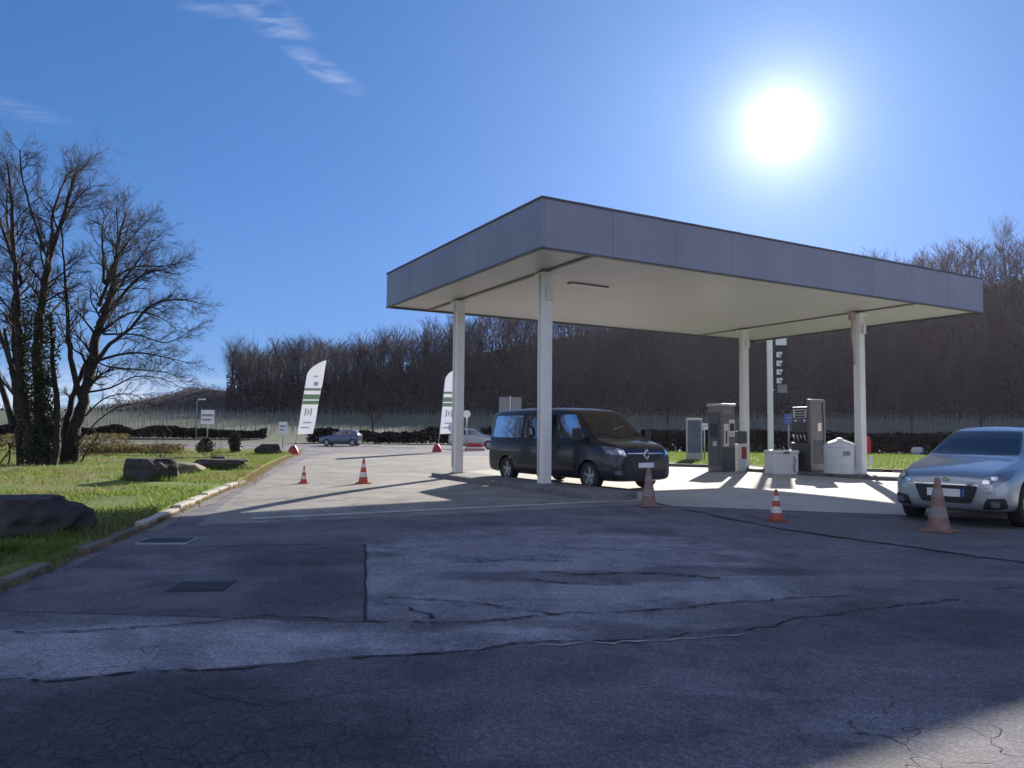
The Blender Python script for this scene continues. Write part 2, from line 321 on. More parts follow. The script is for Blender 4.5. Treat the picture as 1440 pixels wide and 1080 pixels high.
class MB:
    def __init__(s): s.b = bmesh.new()
    def box(s, x0, x1, y0, y1, z0, z1, M_=None, rz=0, at=None):
        vs = [s.b.verts.new((x, y, z)) for x in (x0, x1) for y in (y0, y1) for z in (z0, z1)]
        for f in ((0, 1, 3, 2), (4, 6, 7, 5), (0, 4, 5, 1), (2, 3, 7, 6), (0, 2, 6, 4), (1, 5, 7, 3)): s.b.faces.new([vs[i] for i in f])
        if rz or at is not None or M_ is not None:
            m = M_ or (Matrix.Translation(at or (0, 0, 0)) @ Matrix.Rotation(rz, 4, 'Z'))
            for v in vs: v.co = m @ v.co
        return s
    def tube(s, pts, rad, n=8, cap=True):
        pts = [Vector(p) for p in pts]; rad = rad if isinstance(rad, (list, tuple)) else [rad] * len(pts); rings = []; ref = None
        for i, p in enumerate(pts):
            d = (pts[min(i + 1, len(pts) - 1)] - pts[max(i - 1, 0)]); d = d.normalized() if d.length > 1e-9 else Vector((0, 0, 1))
            if ref is None: ref = Vector((1, 0, 0)) if abs(d.x) < .9 else Vector((0, 1, 0))
            a = (ref - d * ref.dot(d)).normalized(); ref = a; b = d.cross(a)
            rings.append([s.b.verts.new(p + (a * math.cos(t) + b * math.sin(t)) * rad[i]) for t in [2 * math.pi * k / n for k in range(n)]])
        for A, B in zip(rings, rings[1:]):
            for k in range(n): s.b.faces.new((A[k], A[(k + 1) % n], B[(k + 1) % n], B[k]))
        if cap: s.b.faces.new(rings[0][::-1]); s.b.faces.new(rings[-1])
        return s
    def lathe(s, prof, n=24, M_=None):
        rings = []; m = M_ or Matrix()
        for r, z in prof:
            rings.append([s.b.verts.new(m @ Vector((r * math.cos(2 * math.pi * k / n), r * math.sin(2 * math.pi * k / n), z))) for k in range(n)] if r > 1e-6 else [s.b.verts.new(m @ Vector((0, 0, z)))])
        for A, B in zip(rings, rings[1:]):
            for k in range(n):
                q = [A[k % len(A)], A[(k + 1) % len(A)], B[(k + 1) % len(B)], B[k % len(B)]]; q = [v for i, v in enumerate(q) if v not in q[:i]]
                if len(q) > 2: s.b.faces.new(q)
        return s
    def prism(s, poly, z0, z1):
        a = [s.b.verts.new((x, y, z0)) for x, y in poly]; b = [s.b.verts.new((x, y, z1)) for x, y in poly]; n = len(poly)
        s.b.faces.new(a[::-1]); s.b.faces.new(b)
        for i in range(n): s.b.faces.new((a[i], a[(i + 1) % n], b[(i + 1) % n], b[i]))
        return s
    def quad(s, *p): s.b.faces.new([s.b.verts.new(q) for q in p]); return s
    def build(s, name, m, parent=None, smooth=False, bevel=0):
        bmesh.ops.recalc_face_normals(s.b, faces=s.b.faces); me = bpy.data.meshes.new(name)
        if bevel: bmesh.ops.bevel(s.b, geom=[e for e in s.b.edges if len(e.link_faces) == 2 and e.calc_face_angle(0) > .6], offset=bevel, segments=2, affect='EDGES', profile=.6)
        s.b.to_mesh(me); s.b.free()
        o = link_mesh(name, me, m, parent, smooth)
        return o
def auto_smooth(o, a=40):
    me = o.data; me.polygons.foreach_set('use_smooth', [True] * len(me.polygons))
    try: me.set_sharp_from_angle(angle=R(a))
    except Exception: pass
    return o
def copy_tree(o, parent=None):
    c = o.copy(); COL.objects.link(c); c.parent = parent
    for ch in [x for x in bpy.data.objects if x.parent == o]: copy_tree(ch, c)
    return c

# ------------------------------------------------------------------ ground
def sst(t): t = min(1, max(0, t)); return t * t * (3 - 2 * t)
def gz(x, y): return .2 * sst((y - 8) / 10)
AZ_TAB = [(-1200, 600), (-400, 602), (-100, 600), (0, 596), (60, 589), (120, 580), (200, 563), (270, 547), (310, 546), (330, 541), (360, 531), (400, 528), (450, 524), (500, 520), (560, 512), (600, 502), (640, 492), (760, 470),
          (900, 450), (1040, 432), (1180, 412), (1280, 412), (1340, 405), (1440, 388), (1700, 366), (2400, 360), (4000, 400)]
def ridge(px_):
    ys = np.interp(px_, [a for a, b in AZ_TAB], [b for a, b in AZ_TAB]) + np.interp(px_, [300, 340, 450, 1200, 1600], [0, 16, 14, 4, 4]); hor = 605.4 + .0096 * (px_ - 720)
    return 1.6 + 190 * (hor - ys) / F
def terr(x, y):
    if y < 60: return gz(x, y) - .08
    z = .12
    t = (y - 75) / 65; z += 4.3 * max(0, min(t, 1)) ** 1.4
    if y > 138:
        zr = max(ridge(720 + F * x / y), z); u = (y - 138) / 52
        z = z + (zr - z) * sst(min(u, 1) * .93 + .07 * min(u, 1)) + (0 if u < 1 else -(u - 1) * .6)
        z += .5 * noise.noise(Vector((x * .05, y * .05, 0))) * min(1, (y - 138) / 20)
    return z
ys = np.concatenate([np.arange(-30, 60, 3.), np.arange(60, 138, 4), np.arange(138, 206, 3), [215, 240, 280, 340, 430]])
xs = [u for u in np.concatenate([np.arange(-2.4, -1.0, .1), np.arange(-1.0, 1.0, .02), np.arange(1.0, 2.5, .1)])]
V = []; 
for y in ys:
    for u in xs: x = u * max(y, 45); V.append((x, y, terr(x, y)))
nx = len(xs); Fq = [(i * nx + j, i * nx + j + 1, (i + 1) * nx + j + 1, (i + 1) * nx + j) for i in range(len(ys) - 1) for j in range(nx - 1)]
tag(np_mesh('ground', V, Fq, 'ground', smooth=True), kind='structure')

KERB = [(-3.6, -8), (-4.1, 2), (-4.5, 5), (-4.95, 7.5), (-5.25, 9.3), (-5.53, 11.57), (-5.95, 14.3), (-6.7, 19.4), (-7.6, 22.9), (-8.8, 28), (-10.4, 35.4), (-11.3, 40), (-11.9, 44)]
def kx(y): return float(np.interp(y, [b for a, b in KERB], [a for a, b in KERB]))
def cut_sheet(name, poly, dz, m, step=.5):
    """a sheet following the forecourt's slope, cut to a convex polygon"""
    b = bmesh.new(); X = [p[0] for p in poly]; Y = [p[1] for p in poly]
    x0, x1, y0, y1 = math.floor(min(X)) - 1, math.ceil(max(X)) + 1, math.floor(min(Y)) - 1, math.ceil(max(Y)) + 1
    yy = list(np.arange(y0, y1 + .01, step)); g = [[b.verts.new((x, y, gz(x, y) + dz)) for x in (x0, x1)] for y in yy]
    for i in range(len(yy) - 1): b.faces.new((g[i][0], g[i][1], g[i + 1][1], g[i + 1][0]))
    n = len(poly); ar = sum(poly[i][0] * poly[(i + 1) % n][1] - poly[(i + 1) % n][0] * poly[i][1] for i in range(n))
    P = poly if ar > 0 else poly[::-1]
    for i in range(n):
        a, c = P[i], P[(i + 1) % n]; nn = Vector((c[1] - a[1], -(c[0] - a[0]), 0)).normalized()
        bmesh.ops.bisect_plane(b, geom=b.verts[:] + b.edges[:] + b.faces[:], plane_co=(a[0], a[1], 0), plane_no=nn, clear_outer=True)
    me = bpy.data.meshes.new(name); b.to_mesh(me); b.free()
    return tag(link_mesh(name, me, m), kind='structure')
# asphalt: rows following the kerb line on the left (y rows on the same half-metre grid)
V = []; ys = np.arange(-8, 56.01, .5)
for y in ys:
    xl = kx(y) if y < 40 else kx(40) - (y - 40) * 2.2
    for k in range(2): V.append((xl - .05 if k == 0 else 62, y, gz(0, y)))
tag(np_mesh('asphalt_road', V, [(2 * i, 2 * i + 1, 2 * i + 3, 2 * i + 2) for i in range(len(ys) - 1)], 'asphalt'), kind='structure')
# older pale surface left of the pumps, sunlit brightness also painted in, and the back road
cut_sheet('pale_road_surface', [(-5.1, 11.9), (-2.2, 13.0), (2.7, 15.2), (2.7, 40), (-10, 44), (-9.9, 36), (-7.4, 24), (-6.3, 18)], .004, 'asphalt_lit')
CN, CA = Vector((.625, 16.096, 0)), .5138
def cuv(u, v, z=0): return Vector((CN.x + u * math.cos(CA) - v * math.sin(CA), CN.y + u * math.sin(CA) + v * math.cos(CA), z))
SLAB = [(-2.2, 13.8), (2.7, 16.05), (4.3, 12.2), (6.4, 9.6), (9.3, 7.2), (24, 6), (34, 19), (14, 27.9), (6.5, 31), (1.5, 31), (-3.4, 24)]
cut_sheet('concrete_slab', [(2.7, 16.05), (20, 16.05), (34, 19), (14, 27.9), (6.5, 31), (1.5, 31), (-2.2, 24.5)], .008, 'concrete')
cut_sheet('concrete_slab', [(2.7, 16.045), (3.15, 14.95), (8, 13.75), (24, 11), (28, 16.045)], .008, 'concrete')
cut_sheet('shaded_apron', [(3.15, 14.95), (4.3, 12.2), (6.4, 9.6), (9.3, 7.2), (24, 6), (24, 11), (8, 13.75)], .0085, 'apron')  # canopy shade on the slab, put in as a darker sheet
# darker near-side road, with a ragged joint, and the squared patch by it
EDGE = [(-4.42, 4.55), (-3.16, 4.88), (-2.2, 5.1), (-1.08, 5.47), (1, 5.98), (2.2, 6.55), (3.6, 7.25), (5.57, 8.2), (8, 8.9), (20, 10), (62, 13)]
ex_ = sorted(set([a for a, b_ in EDGE] + list(np.arange(-4.4, 9, .12)))); V = []
for x in ex_:
    ye = float(np.interp(x, [a for a, b_ in EDGE], [b_ for a, b_ in EDGE])) + (.05 * noise.noise(Vector((x * 2.3, 0, 4))) + .025 * noise.noise(Vector((x * 9, 0, 4))) if x < 9 else 0)
    for k in range(25): y = -8 + (ye + 8) * k / 24; V.append((x, y, gz(x, y) + .005))
tag(np_mesh('near_road_surface', V, [(i * 25 + k, (i + 1) * 25 + k, (i + 1) * 25 + k + 1, i * 25 + k + 1) for i in range(len(ex_) - 1) for k in range(24)], 'asphalt_dark'), kind='structure')
cut_sheet('road_patch', [(-1.98, 10.55), (-1.2, 6.45), (-4.6, 6.7), (-5.2, 10.2)], .004, 'asphalt_patch')

def strip(name, pts, wd, dz, m, jit=0, seg=.25, taper=False):
    P = [Vector((a, b, 0)) for a, b in pts]; Q = []
    for a, c in zip(P, P[1:]):
        n = max(1, int((c - a).length / seg)); Q += [a + (c - a) * (k / n) for k in range(n)]
    Q.append(P[-1]); V = []; rnd = random.Random(len(name) + int(abs(pts[0][0]) * 100))
    for i, q in enumerate(Q):
        if jit: q = q + Vector((noise.noise(q * 1.7) * .10 + noise.noise(q * 6) * .05, noise.noise(q * 1.7 + Vector((9, 3, 0))) * .10 + noise.noise(q * 7 + Vector((4, 4, 4))) * .05, 0)) * (1 if jit > .01 else .12)
        d = (Q[min(i + 1, len(Q) - 1)] - Q[max(i - 1, 0)]).normalized(); nn = Vector((-d.y, d.x, 0)); off = nn * rnd.uniform(-jit, jit)
        ww = wd * (max(.08, rnd.gauss(.6, .35)) if jit > .01 else rnd.uniform(.5, 1.1) if jit else 1) * (.15 if taper and i in (0, len(Q) - 1) else 1)
        for s_ in (-.5, .5): v = q + off + nn * ww * s_; V.append((v.x, v.y, gz(v.x, v.y) + dz))
    return tag(np_mesh(name, V, [(2 * i, 2 * i + 1, 2 * i + 3, 2 * i + 2) for i in range(len(Q) - 1)], m), kind='structure')
strip('drain_strip', [(-4.3, 12.75), (-1.9, 13.85), (2.7, 15.96)], .22, .012, 'palestrip', 0)
strip('slab_joint', [(2.7, 16.05), (3.3, 14.3), (4.3, 12.2), (6.4, 9.6), (9.3, 7.2), (14, 6.6)], .05, .012, 'crack', .02)
for i, (pts, wd) in enumerate([([(-4.3, 4.6), (-3.16, 4.86), (-1.87, 5.17), (-1.6, 5.2)], .035), ([(-1.1, 5.43), (-.4, 5.6), (.02, 5.79), (1, 5.98), (1.5, 6.2)], .035), ([(1.9, 6.3), (2.6, 6.75), (3.4, 7.1), (4.4, 7.55)], .03),
        ([(-1.98, 10.54), (-1.6, 8.55), (-1.2, 6.42)], .0301), ([(-3.6, 10.3), (-2.0, 10.54)], .02), ([(-1.35, 7.4), (-.9, 7.35), (-.2, 7.1), (.35, 6.75), (1.2, 6.9), (2.2, 7.3), (3.4, 7.7)], .035),
        ([(-1.2, 6.42), (-.5, 6.42), (0, 6.55), (.35, 6.75)], .035), ([(-.95, 6.95), (-.72, 6.72), (-.7, 6.5)], .04), ([(-4.4, 5.9), (-3.2, 6.05), (-2.0, 6.6), (-1.3, 6.55)], .03),
        ([(-2.3, 3.6), (-1.8, 3.75), (-1.2, 3.7)], .008), ([(-1.9, 4.7), (-1.3, 4.5), (-.9, 4.75)], .01),
        ([(.3, 8.7), (.9, 8.6), (1.6, 8.75), (2.3, 8.5)], .05), ([(.2, 8.3), (.6, 8.05), (1.3, 8.1)], .04), ([(5.0, 8.0), (6.5, 8.4), (8.5, 8.9)], .03), ([(-.7, 9.2), (0, 9.5), (.8, 9.4)], .03)]):
    strip('road_crack', pts, wd, .012, 'crack', .004 if wd in (.0301, .02) and pts[0][1] > 8 else .012, .05, True)
strip('pale_scuff', [(.2, 5.72), (1.0, 5.9), (1.9, 6.15)], .03, .0135, 'palestrip', .03, .1, True)
for xy in [(-12.9, 60), (-10.4, 60.5), (-8.0, 57)]:
    pass

# left verge: raised soil sheet + kerb stones
V = []; ys = np.arange(-8, 60.01, .5); us = np.concatenate([[0, .04], np.linspace(.08, 1, 25)])
for y in ys:
    xr = kx(y) - .14 if y < 40 else kx(40) - .14 - (y - 40) * 1.2
    for u in us:
        x = xr - 60 * u ** 2.2; V.append((x + (.03 if u == 0 else 0), y, gz(x, y) - .03) if u == 0 else (x, y, gz(x, y) + .10 + .10 * u + (.07 * noise.noise(Vector((x * .6, y * .6, 3))) * min(1, (xr - x) * 1.5))))
nx = len(us); VG = tag(np_mesh('grass_verge', V, [(i * nx + j, (i + 1) * nx + j, (i + 1) * nx + j + 1, i * nx + j + 1) for i in range(len(ys) - 1) for j in range(nx - 1)], 'verge', smooth=True), kind='structure')
def vz(x, y):
    xr = kx(y) - .14 if y < 40 else kx(40) - .14 - (y - 40) * 1.2; u = max(0, (xr - x) / 60) ** (1 / 2.2)
    return gz(x, y) + .10 + .10 * u + (.07 * noise.noise(Vector((x * .6, y * .6, 3))) * min(1, (xr - x) * 1.5))
# the kerb is a run of separate stones; built as the setting's one kerb mesh
b = MB(); y = -6.0; kr = random.Random(3); PK = MB()
while y < 19.2:
    ln = .98 if y < 20 else 1.0
    a = Vector((kx(y), y, 0)); c = Vector((kx(y + ln), y + ln, 0)); d = (c - a).normalized(); n = Vector((-d.y, d.x, 0))
    z = gz(0, y + .5); sink = kr.uniform(0, .025); m = Matrix.Translation(((a + c) / 2 - n * kr.uniform(-.012, .012)).to_tuple()[:2] + (z - sink,)) @ Matrix.Rotation(math.atan2(d.y, d.x) + kr.uniform(-.012, .012), 4, 'Z')
    L = (c - a).length / 2 - .008
    if 8.7 < y < 9.3: y += ln; continue
    m = m @ Matrix.Rotation(kr.uniform(-.02, .02), 4, 'X')
    (PK if 11.6 < y < 17.6 else b).box(-L + kr.uniform(0, .03), L - kr.uniform(0, .03), 0, .15, -.1, kr.uniform(.06, .09) if y < 11.6 else kr.uniform(.09, .12), M_=m); y += ln  # nearer stones darker: dirt, plus canopy shade put into the colour
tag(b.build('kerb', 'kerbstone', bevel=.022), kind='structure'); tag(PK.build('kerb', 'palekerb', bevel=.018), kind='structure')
strip('gutter_strip', [(kx(q) + .2, q) for q in np.arange(11.4, 18, 1.)], .3, .006, 'kerbstone', .04)
# strip of grass right of the pumps
cut_sheet('grass_strip', [(6.3, 31.4), (14, 28.3), (34, 20), (60, 33), (60, 55), (9, 51)], .09, 'verge')
b = MB()
P = [(6.3, 31.25), (14, 28.15), (34, 19.8)]
for a, c in zip(P, P[1:]):
    a, c = Vector((*a, .2)), Vector((*c, .2)); L = (c - a).length; d = (c - a) / L
    for k in range(int(L)):
        m = Matrix.Translation(a + d * (k + .5)) @ Matrix.Rotation(math.atan2(d.y, d.x), 4, 'Z'); b.box(-.49, .49, -.08, .08, -.1, .12, M_=m)
tag(b.build('kerb', 'kerbstone', bevel=.015), kind='structure')
for x, y, L in [(-14.6, 66, 1.7), (-11.6, 64, 1.8), (-8.4, 60, 1.9)]:
    o = MB().box(-L / 2, L / 2, -.25, .25, 0, .05).build('road_marking', 'paintmark'); o.location = (x, y, terr(x, y) + .10); tag(o, kind='structure')

# road running across behind the forecourt
V = [(x, y, .138) for y in (58, 74) for x in (-120, 90)]
tag(np_mesh('back_road', V, [(0, 1, 3, 2)], 'asphalt_patch'), kind='structure')

# ------------------------------------------------------------------ vegetation tools
def leafcloud(fn, n, size, name, m, parent=None, flat=False):
    C = np.array([fn() for _ in range(n)]); A = rng.normal(size=(n, 3)); A /= np.linalg.norm(A, axis=1)[:, None]
    B = np.cross(A, rng.normal(size=(n, 3))); B /= np.linalg.norm(B, axis=1)[:, None]; s = size * rng.uniform(.6, 1.5, (n, 1))
    V = np.stack([C - A * s, C + B * s * .55, C + A * s, C - B * s * .55], 1).reshape(-1, 3)
    return np_mesh(name, V, np.arange(4 * n).reshape(-1, 4), m, parent)
class Br:
    """collects tapered branches as 3..n sided tubes"""
    def __init__(s): s.V = []; s.F = []; s.n = 0
    def seg(s, pts, rad, k=3):
        pts = [Vector(p) for p in pts]; ref = Vector((.3, .9, .2)); base = s.n
        for i, p in enumerate(pts):
            d = (pts[min(i + 1, len(pts) - 1)] - pts[max(i - 1, 0)]).normalized(); a = (ref - d * ref.dot(d)).normalized(); bb = d.cross(a)
            for j in range(k):
                t = 2 * math.pi * j / k; s.V.append(p + (a * math.cos(t) + bb * math.sin(t)) * rad[i])
        for i in range(len(pts) - 1):
            for j in range(k): s.F.append((base + i * k + j, base + i * k + (j + 1) % k, base + (i + 1) * k + (j + 1) % k, base + (i + 1) * k + j))
        s.n += len(pts) * k
    def build(s, name, m, parent=None, smooth=True): return np_mesh(name, s.V, s.F, m, parent, smooth)
def sub(B, p, d, L, r, lvl, rnd, up=.25, spread=.75, nchild=(4, 7), wander=.18, tw=None):
    n = 5 if lvl > 1 else 4; pts = [p.copy()]; dd = d.normalized()
    for i in range(n):
        dd = (dd + Vector((rnd.gauss(0, wander), rnd.gauss(0, wander), rnd.gauss(0, wander) + up * .25))).normalized(); pts.append(pts[-1] + dd * (L / n))
    rad = [r * (1 - .8 * i / n) for i in range(n + 1)]
    (tw if (tw is not None and lvl <= 1) else B).seg(pts, rad, 5 if lvl > 2 else 3)
    if lvl <= 0: return
    for c in range(rnd.randint(*nchild)):
        t = rnd.uniform(.2, 1); i = min(int(t * n), n - 1); q = pts[i].lerp(pts[i + 1], t * n - i); dr = (pts[i + 1] - pts[i]).normalized()
        side = Vector((rnd.gauss(0, 1), rnd.gauss(0, 1), rnd.gauss(0, .7))); side = (side - dr * side.dot(dr)).normalized()
        sub(B, q, dr + side * spread * rnd.uniform(.6, 1.3) + Vector((0, 0, up * .3)), L * rnd.uniform(.38, .68), max(rad[i] * .6, .003), lvl - 1, rnd, up, spread, nchild, wander, tw)
def limb(B, tw, pts, r0_, r1_, rnd, kids, L0, lvl=2, t0=.25, up=.35, k=8):
    P = []; n = len(pts)
    for i in range(n - 1):                               # Catmull-Rom through the limb's points
        p0, p1, p2, p3 = pts[max(i - 1, 0)], pts[i], pts[i + 1], pts[min(i + 2, n - 1)]
        for j in range(5):
            t = j / 5; P.append(.5 * ((2 * p1) + (p2 - p0) * t + (2 * p0 - 5 * p1 + 4 * p2 - p3) * t * t + (3 * p1 - 3 * p2 + p3 - p0) * t ** 3))
    P.append(pts[-1]); m = len(P) - 1
    rad = [r0_ + (r1_ - r0_) * (i / m) ** .8 for i in range(m + 1)]; P = [q + Vector((rnd.gauss(0, 1), rnd.gauss(0, 1), 0)) * rad[i] * .25 for i, q in enumerate(P)]
    B.seg(P, rad, k)
    for c in range(kids):
        t = t0 + (1 - t0) * (c + rnd.random()) / kids; i = min(int(t * m), m - 1); q = P[i].lerp(P[i + 1], t * m - i); dr = (P[i + 1] - P[i]).normalized()
        side = Vector((rnd.gauss(0, 1), rnd.gauss(0, .9), rnd.gauss(0, .6))); side = (side - dr * side.dot(dr)).normalized()
        sub(B, q, dr * .8 + side * rnd.uniform(.5, 1.0) + Vector((.1, 0, .05)), L0 * (1.25 - .6 * t) * rnd.uniform(.7, 1.2), rad[i] * .35 + .006, lvl, rnd, up, nchild=(6, 9), tw=tw)
def pxp(x, y, Y):
    """photo measurement -> metres at distance Y (used for the two old trees' limb layout)"""
    d = fw * F + rv * (x - 720) - uv * (y - 540); d = d * (Y / d.y); return Vector((d.x, d.y, d.z + CH))

# ------------------------------------------------------------------ the wood on the hill (one mass)
def proto_tree(rnd):
    B = Br(); h = 1.0
    def s_(p, d, L, r, lvl):
        n = 3; pts = [p.copy()]; dd = d.normalized()
        for i in range(n): dd = (dd + Vector((rnd.gauss(0, .1), rnd.gauss(0, .1), .06))).normalized(); pts.append(pts[-1] + dd * L / n)
        B.seg(pts, [r, r * .75, r * .5, r * .2], 3)
        if lvl == 0: return
        for c in range(9 if lvl == 2 else 6):
            t = rnd.uniform(.35 if lvl == 2 else .15, 1); i = min(int(t * n), n - 1); q = pts[i].lerp(pts[i + 1], t * n - i); a = rnd.uniform(0, 6.283)
            s_(q, (pts[i + 1] - pts[i]).normalized() * .9 + Vector((math.cos(a), math.sin(a), .1)) * rnd.uniform(.4, .9), L * rnd.uniform(.3, .5), r * .45, lvl - 1)
    s_(Vector((0, 0, 0)), Vector((rnd.gauss(0, .05), rnd.gauss(0, .05), 1)), .85, .013, 2)
    return np.array([tuple(v) for v in B.V]), np.array(B.F)
prot = [proto_tree(random.Random(i)) for i in range(9)]
VV, FF, nv = [], [], 0; wr = random.Random(11); cnt = 0
while cnt < 2500:
    y = 139 + 54 * wr.random() ** .8; pxx = wr.uniform(322, 1900); x = (pxx - 720) / F * y
    if pxx < 350 and y < 160: continue
    p, f = prot[wr.randrange(9)]; hh = wr.uniform(7, 10.8) * (1 + .22 * noise.noise(Vector((x * .06, y * .06, 1)))) * (1.1 if wr.random() < .1 else 1); a = wr.uniform(0, 6.28); ca, sa = math.cos(a), math.sin(a)
    wdt = hh * wr.uniform(.9, 1.25); th = 1
    v = np.stack([(p[:, 0] * ca - p[:, 1] * sa) * wdt + x, (p[:, 0] * sa + p[:, 1] * ca) * wdt + y, p[:, 2] * hh + terr(x, y) - .2], 1)
    VV.append(v); FF.append(f + nv); nv += len(v); cnt += 1
tag(np_mesh('hillside_wood', np.concatenate(VV), np.concatenate(FF), 'woodbark'), 'dense leafless brown wood covering the whole hillside behind the canopy', 'wood', kind='stuff')
def under():
    y = wr.uniform(137, 192); pxx = wr.uniform(318, 1900); x = (pxx - 720) / F * y
    return (x, y, terr(x, y) + abs(wr.gauss(0, 1)) * 2.2)
tag(leafcloud(under, 70000, .26, 'undergrowth', 'woodbark'), 'dark tangled undergrowth between the trunks of the wood', 'undergrowth', kind='stuff')
def lowscrub():
    y = wr.uniform(140, 192); pxx = wr.uniform(-900, 330); x = (pxx - 720) / F * y
    return (x, y, terr(x, y) + abs(wr.gauss(0, 1)) * .5)
tag(leafcloud(lowscrub, 30000, .13, 'hill_scrub', 'woodbark'), 'low dark scrub over the bare hill left of the wood', 'scrub', kind='stuff')

def bare_tree(name, x, y, h, seed, lab, lvl=3, r=.12, mt='bark', lean=0, z=None, spread=.8, group=None, cr=.35):
    rnd = random.Random(seed); z = terr(x, y) if z is None else z; t = empty(name, (x, y, z), 0, label=lab, cat='tree', group=group)
    B, T = Br(), Br(); top = Vector((lean, 0, h * .8)); P = [Vector((0, 0, -.1)), Vector((lean * .2 + rnd.gauss(0, .1), rnd.gauss(0, .1), h * .3)), Vector((lean * .6, rnd.gauss(0, .2), h * .58)), top]
    limb(B, T, P, r, r * .25, rnd, 16, h * .36, lvl, cr, .5)
    B.build('trunk', mt, t); T.build('crown', 'twig', t); return t
bare_tree('bare_tree', -52.3, 186, 12, 5, 'tall bare tree standing clear above the wood on the skyline, left of the canopy', 3, .28, z=ridge(418) - .5, spread=1)
bare_tree('bare_tree', -49.0, 187, 10.5, 6, 'thinner bare tree just right of the tallest skyline tree above the wood', 3, .22, z=ridge(440) - .5)
for i, (px_, h, lab) in enumerate([(326, 12.5, 'outermost bare tree at the left end of the wooded ridge'), (336, 11.5, 'second bare tree from the left end of the wooded ridge'), (1420, 15, 'taller bare tree rising from the wood at the far right edge')]):
    bare_tree('bare_tree', (px_ - 720) / F * 184, 184, h, 20 + i, lab, 3, .26, z=terr((px_ - 720) / F * 184, 184) - .4)
bare_tree('field_tree', -15.5, 85, 5.6, 31, 'small bare rounded tree in the field behind the two flags', 3, .16, z=terr(-15.5, 85) - .1, cr=.3)
for i, (px_, Y, h, lab) in enumerate([(940, 95, 6.5, 'slim bare tree in the field behind the van bonnet'), (1283, 100, 7, 'bare tree beside the sunlit patch of field, right of the canopy columns'), (1150, 98, 7, 'bare field tree seen behind the taller fuel pump'), (1380, 92, 8, 'bare tree behind the roof of the silver car'), (720, 105, 6, 'bare field tree seen behind the roof of the dark van')]):
    bare_tree('field_tree', (px_ - 720) / F * Y, Y, h, 50 + i, lab, 3, .15, cr=.3)

# vineyard in front of the wood: rows of thin posts and vines
VB = MB(); vr = random.Random(4); Bv = Br()
for y in np.arange(92, 137, 4.5):
    x = -.62 * y
    while x < .75 * y:
        z = terr(x, y); hgt = vr.uniform(1.3, 1.9); lx = vr.gauss(0, .05)
        Bv.seg([(x, y, z - .1), (x + lx, y, z + hgt)], [.05, .04], 3); x += vr.uniform(.9, 1.6)
tag(Bv.build('vineyard_posts', mat('weathered_post', (.13, .14, .15), .8)), 'rows of thin pale stakes in the field below the wood', 'stakes', kind='stuff')

def hedge(name, x0, x1, y, h, dep, n, m, lab, size=.09, z=None, bump=.3, y1=None):
    hr = random.Random(int(x0 * 10)); y1 = y if y1 is None else y1
    def fn():
        x = hr.uniform(x0, x1); yy = y + (y1 - y) * (x - x0) / (x1 - x0); zz = (terr(x, yy) + .1) if z is None else z
        top = h * (1 - bump + bump * (.5 + noise.noise(Vector((x * .45, yy * .1, 9)))) * 1.3 + .12 * noise.noise(Vector((x * 2.1, 0, 2)))); t = hr.random() ** .85
        return (x, yy + hr.gauss(0, dep * .35), zz + t * top)
    return tag(leafcloud(fn, n, size, name, m), lab, 'hedge')
hedge('hedge', 9.5, 52, 52.5, 1.5, 1.0, 34000, 'hedge', 'long low dark hedge behind the grass strip right of the pumps', .11, .25, .12)
hedge('hedge', -20.5, -4.2, 77, 1.7, 1.2, 11000, 'hedge', 'dark uneven hedge along the far road behind the two flags', .12, None, .5)
hedge('hedge', -62, -27, 84, 1.15, 1, 16000, 'hedge', 'low dark hedge far off behind the old trees on the left', .13, None, .3)
hedge('hedge', -3, 8.5, 76, 1.7, 1.2, 8000, 'hedge', 'dark hedge showing behind the windows of the van', .12, None, .3)
hedge('dry_hedge', -19.5, -14.9, 34, .45, 1.3, 4200, 'shrub', 'low russet dry brambles on the verge right of the old trees', .05, .42, .6, y1=34.5)
hedge('dry_hedge', -27, -18, 36, .8, 1.4, 5000, 'shrub', 'dry brambles on the verge behind the old trees at the left edge', .05, .42, .5)

# ------------------------------------------------------------------ the two old trees on the verge
YA = 25.0
def L_(pts, Y, dys): return [pxp(x, y, Y) + Vector((0, dy, 0)) for (x, y), dy in zip(pts, dys)]
def lay(list_, tree_name, lab, base, Y, seed, ivy):
    rnd = random.Random(seed); B, T = Br(), Br(); root = empty(tree_name, base, 0, label=lab, cat='tree'); list_ = [(p_, a_ * .85, b_ * .8, int(k_ * 1.6), l_ * .82) for p_, a_, b_, k_, l_ in list_]
    for pts, r0_, r1_, kids, L0 in list_:
        bend = rnd.uniform(-1.6, 1.6); n = len(pts)
        P = [pxp(x, y, Y) + Vector((0, bend * (i / (n - 1)) ** 1.3, 0)) - Vector(base) for i, (x, y) in enumerate(pts)]
        limb(B, T, P, r0_, r1_, rnd, kids, L0, 2, .25 if kids > 3 else .5, .12)
    B.build('trunk', 'bark', root); T.build('crown', 'twig', root)
    if ivy:
        segs = [(pxp(*a, Y) - Vector(base), pxp(*c, Y) - Vector(base), r) for a, c, r in ivy]; wts = [((c - a).length) * r for a, c, r in segs]
        def fn():
            a, c, r = rnd.choices(segs, wts)[0]; t = rnd.random(); rr = r * (1 + .5 * noise.noise((a.lerp(c, t)) * 1.5)); v = Vector((rnd.gauss(0, 1), rnd.gauss(0, 1), rnd.gauss(0, .6))).normalized() * rr * rnd.random() ** .4
            return a.lerp(c, t) + v
        leafcloud(fn, 9000 if len(ivy) > 1 else 1200, .045, 'ivy', 'ivy', root)
    return root
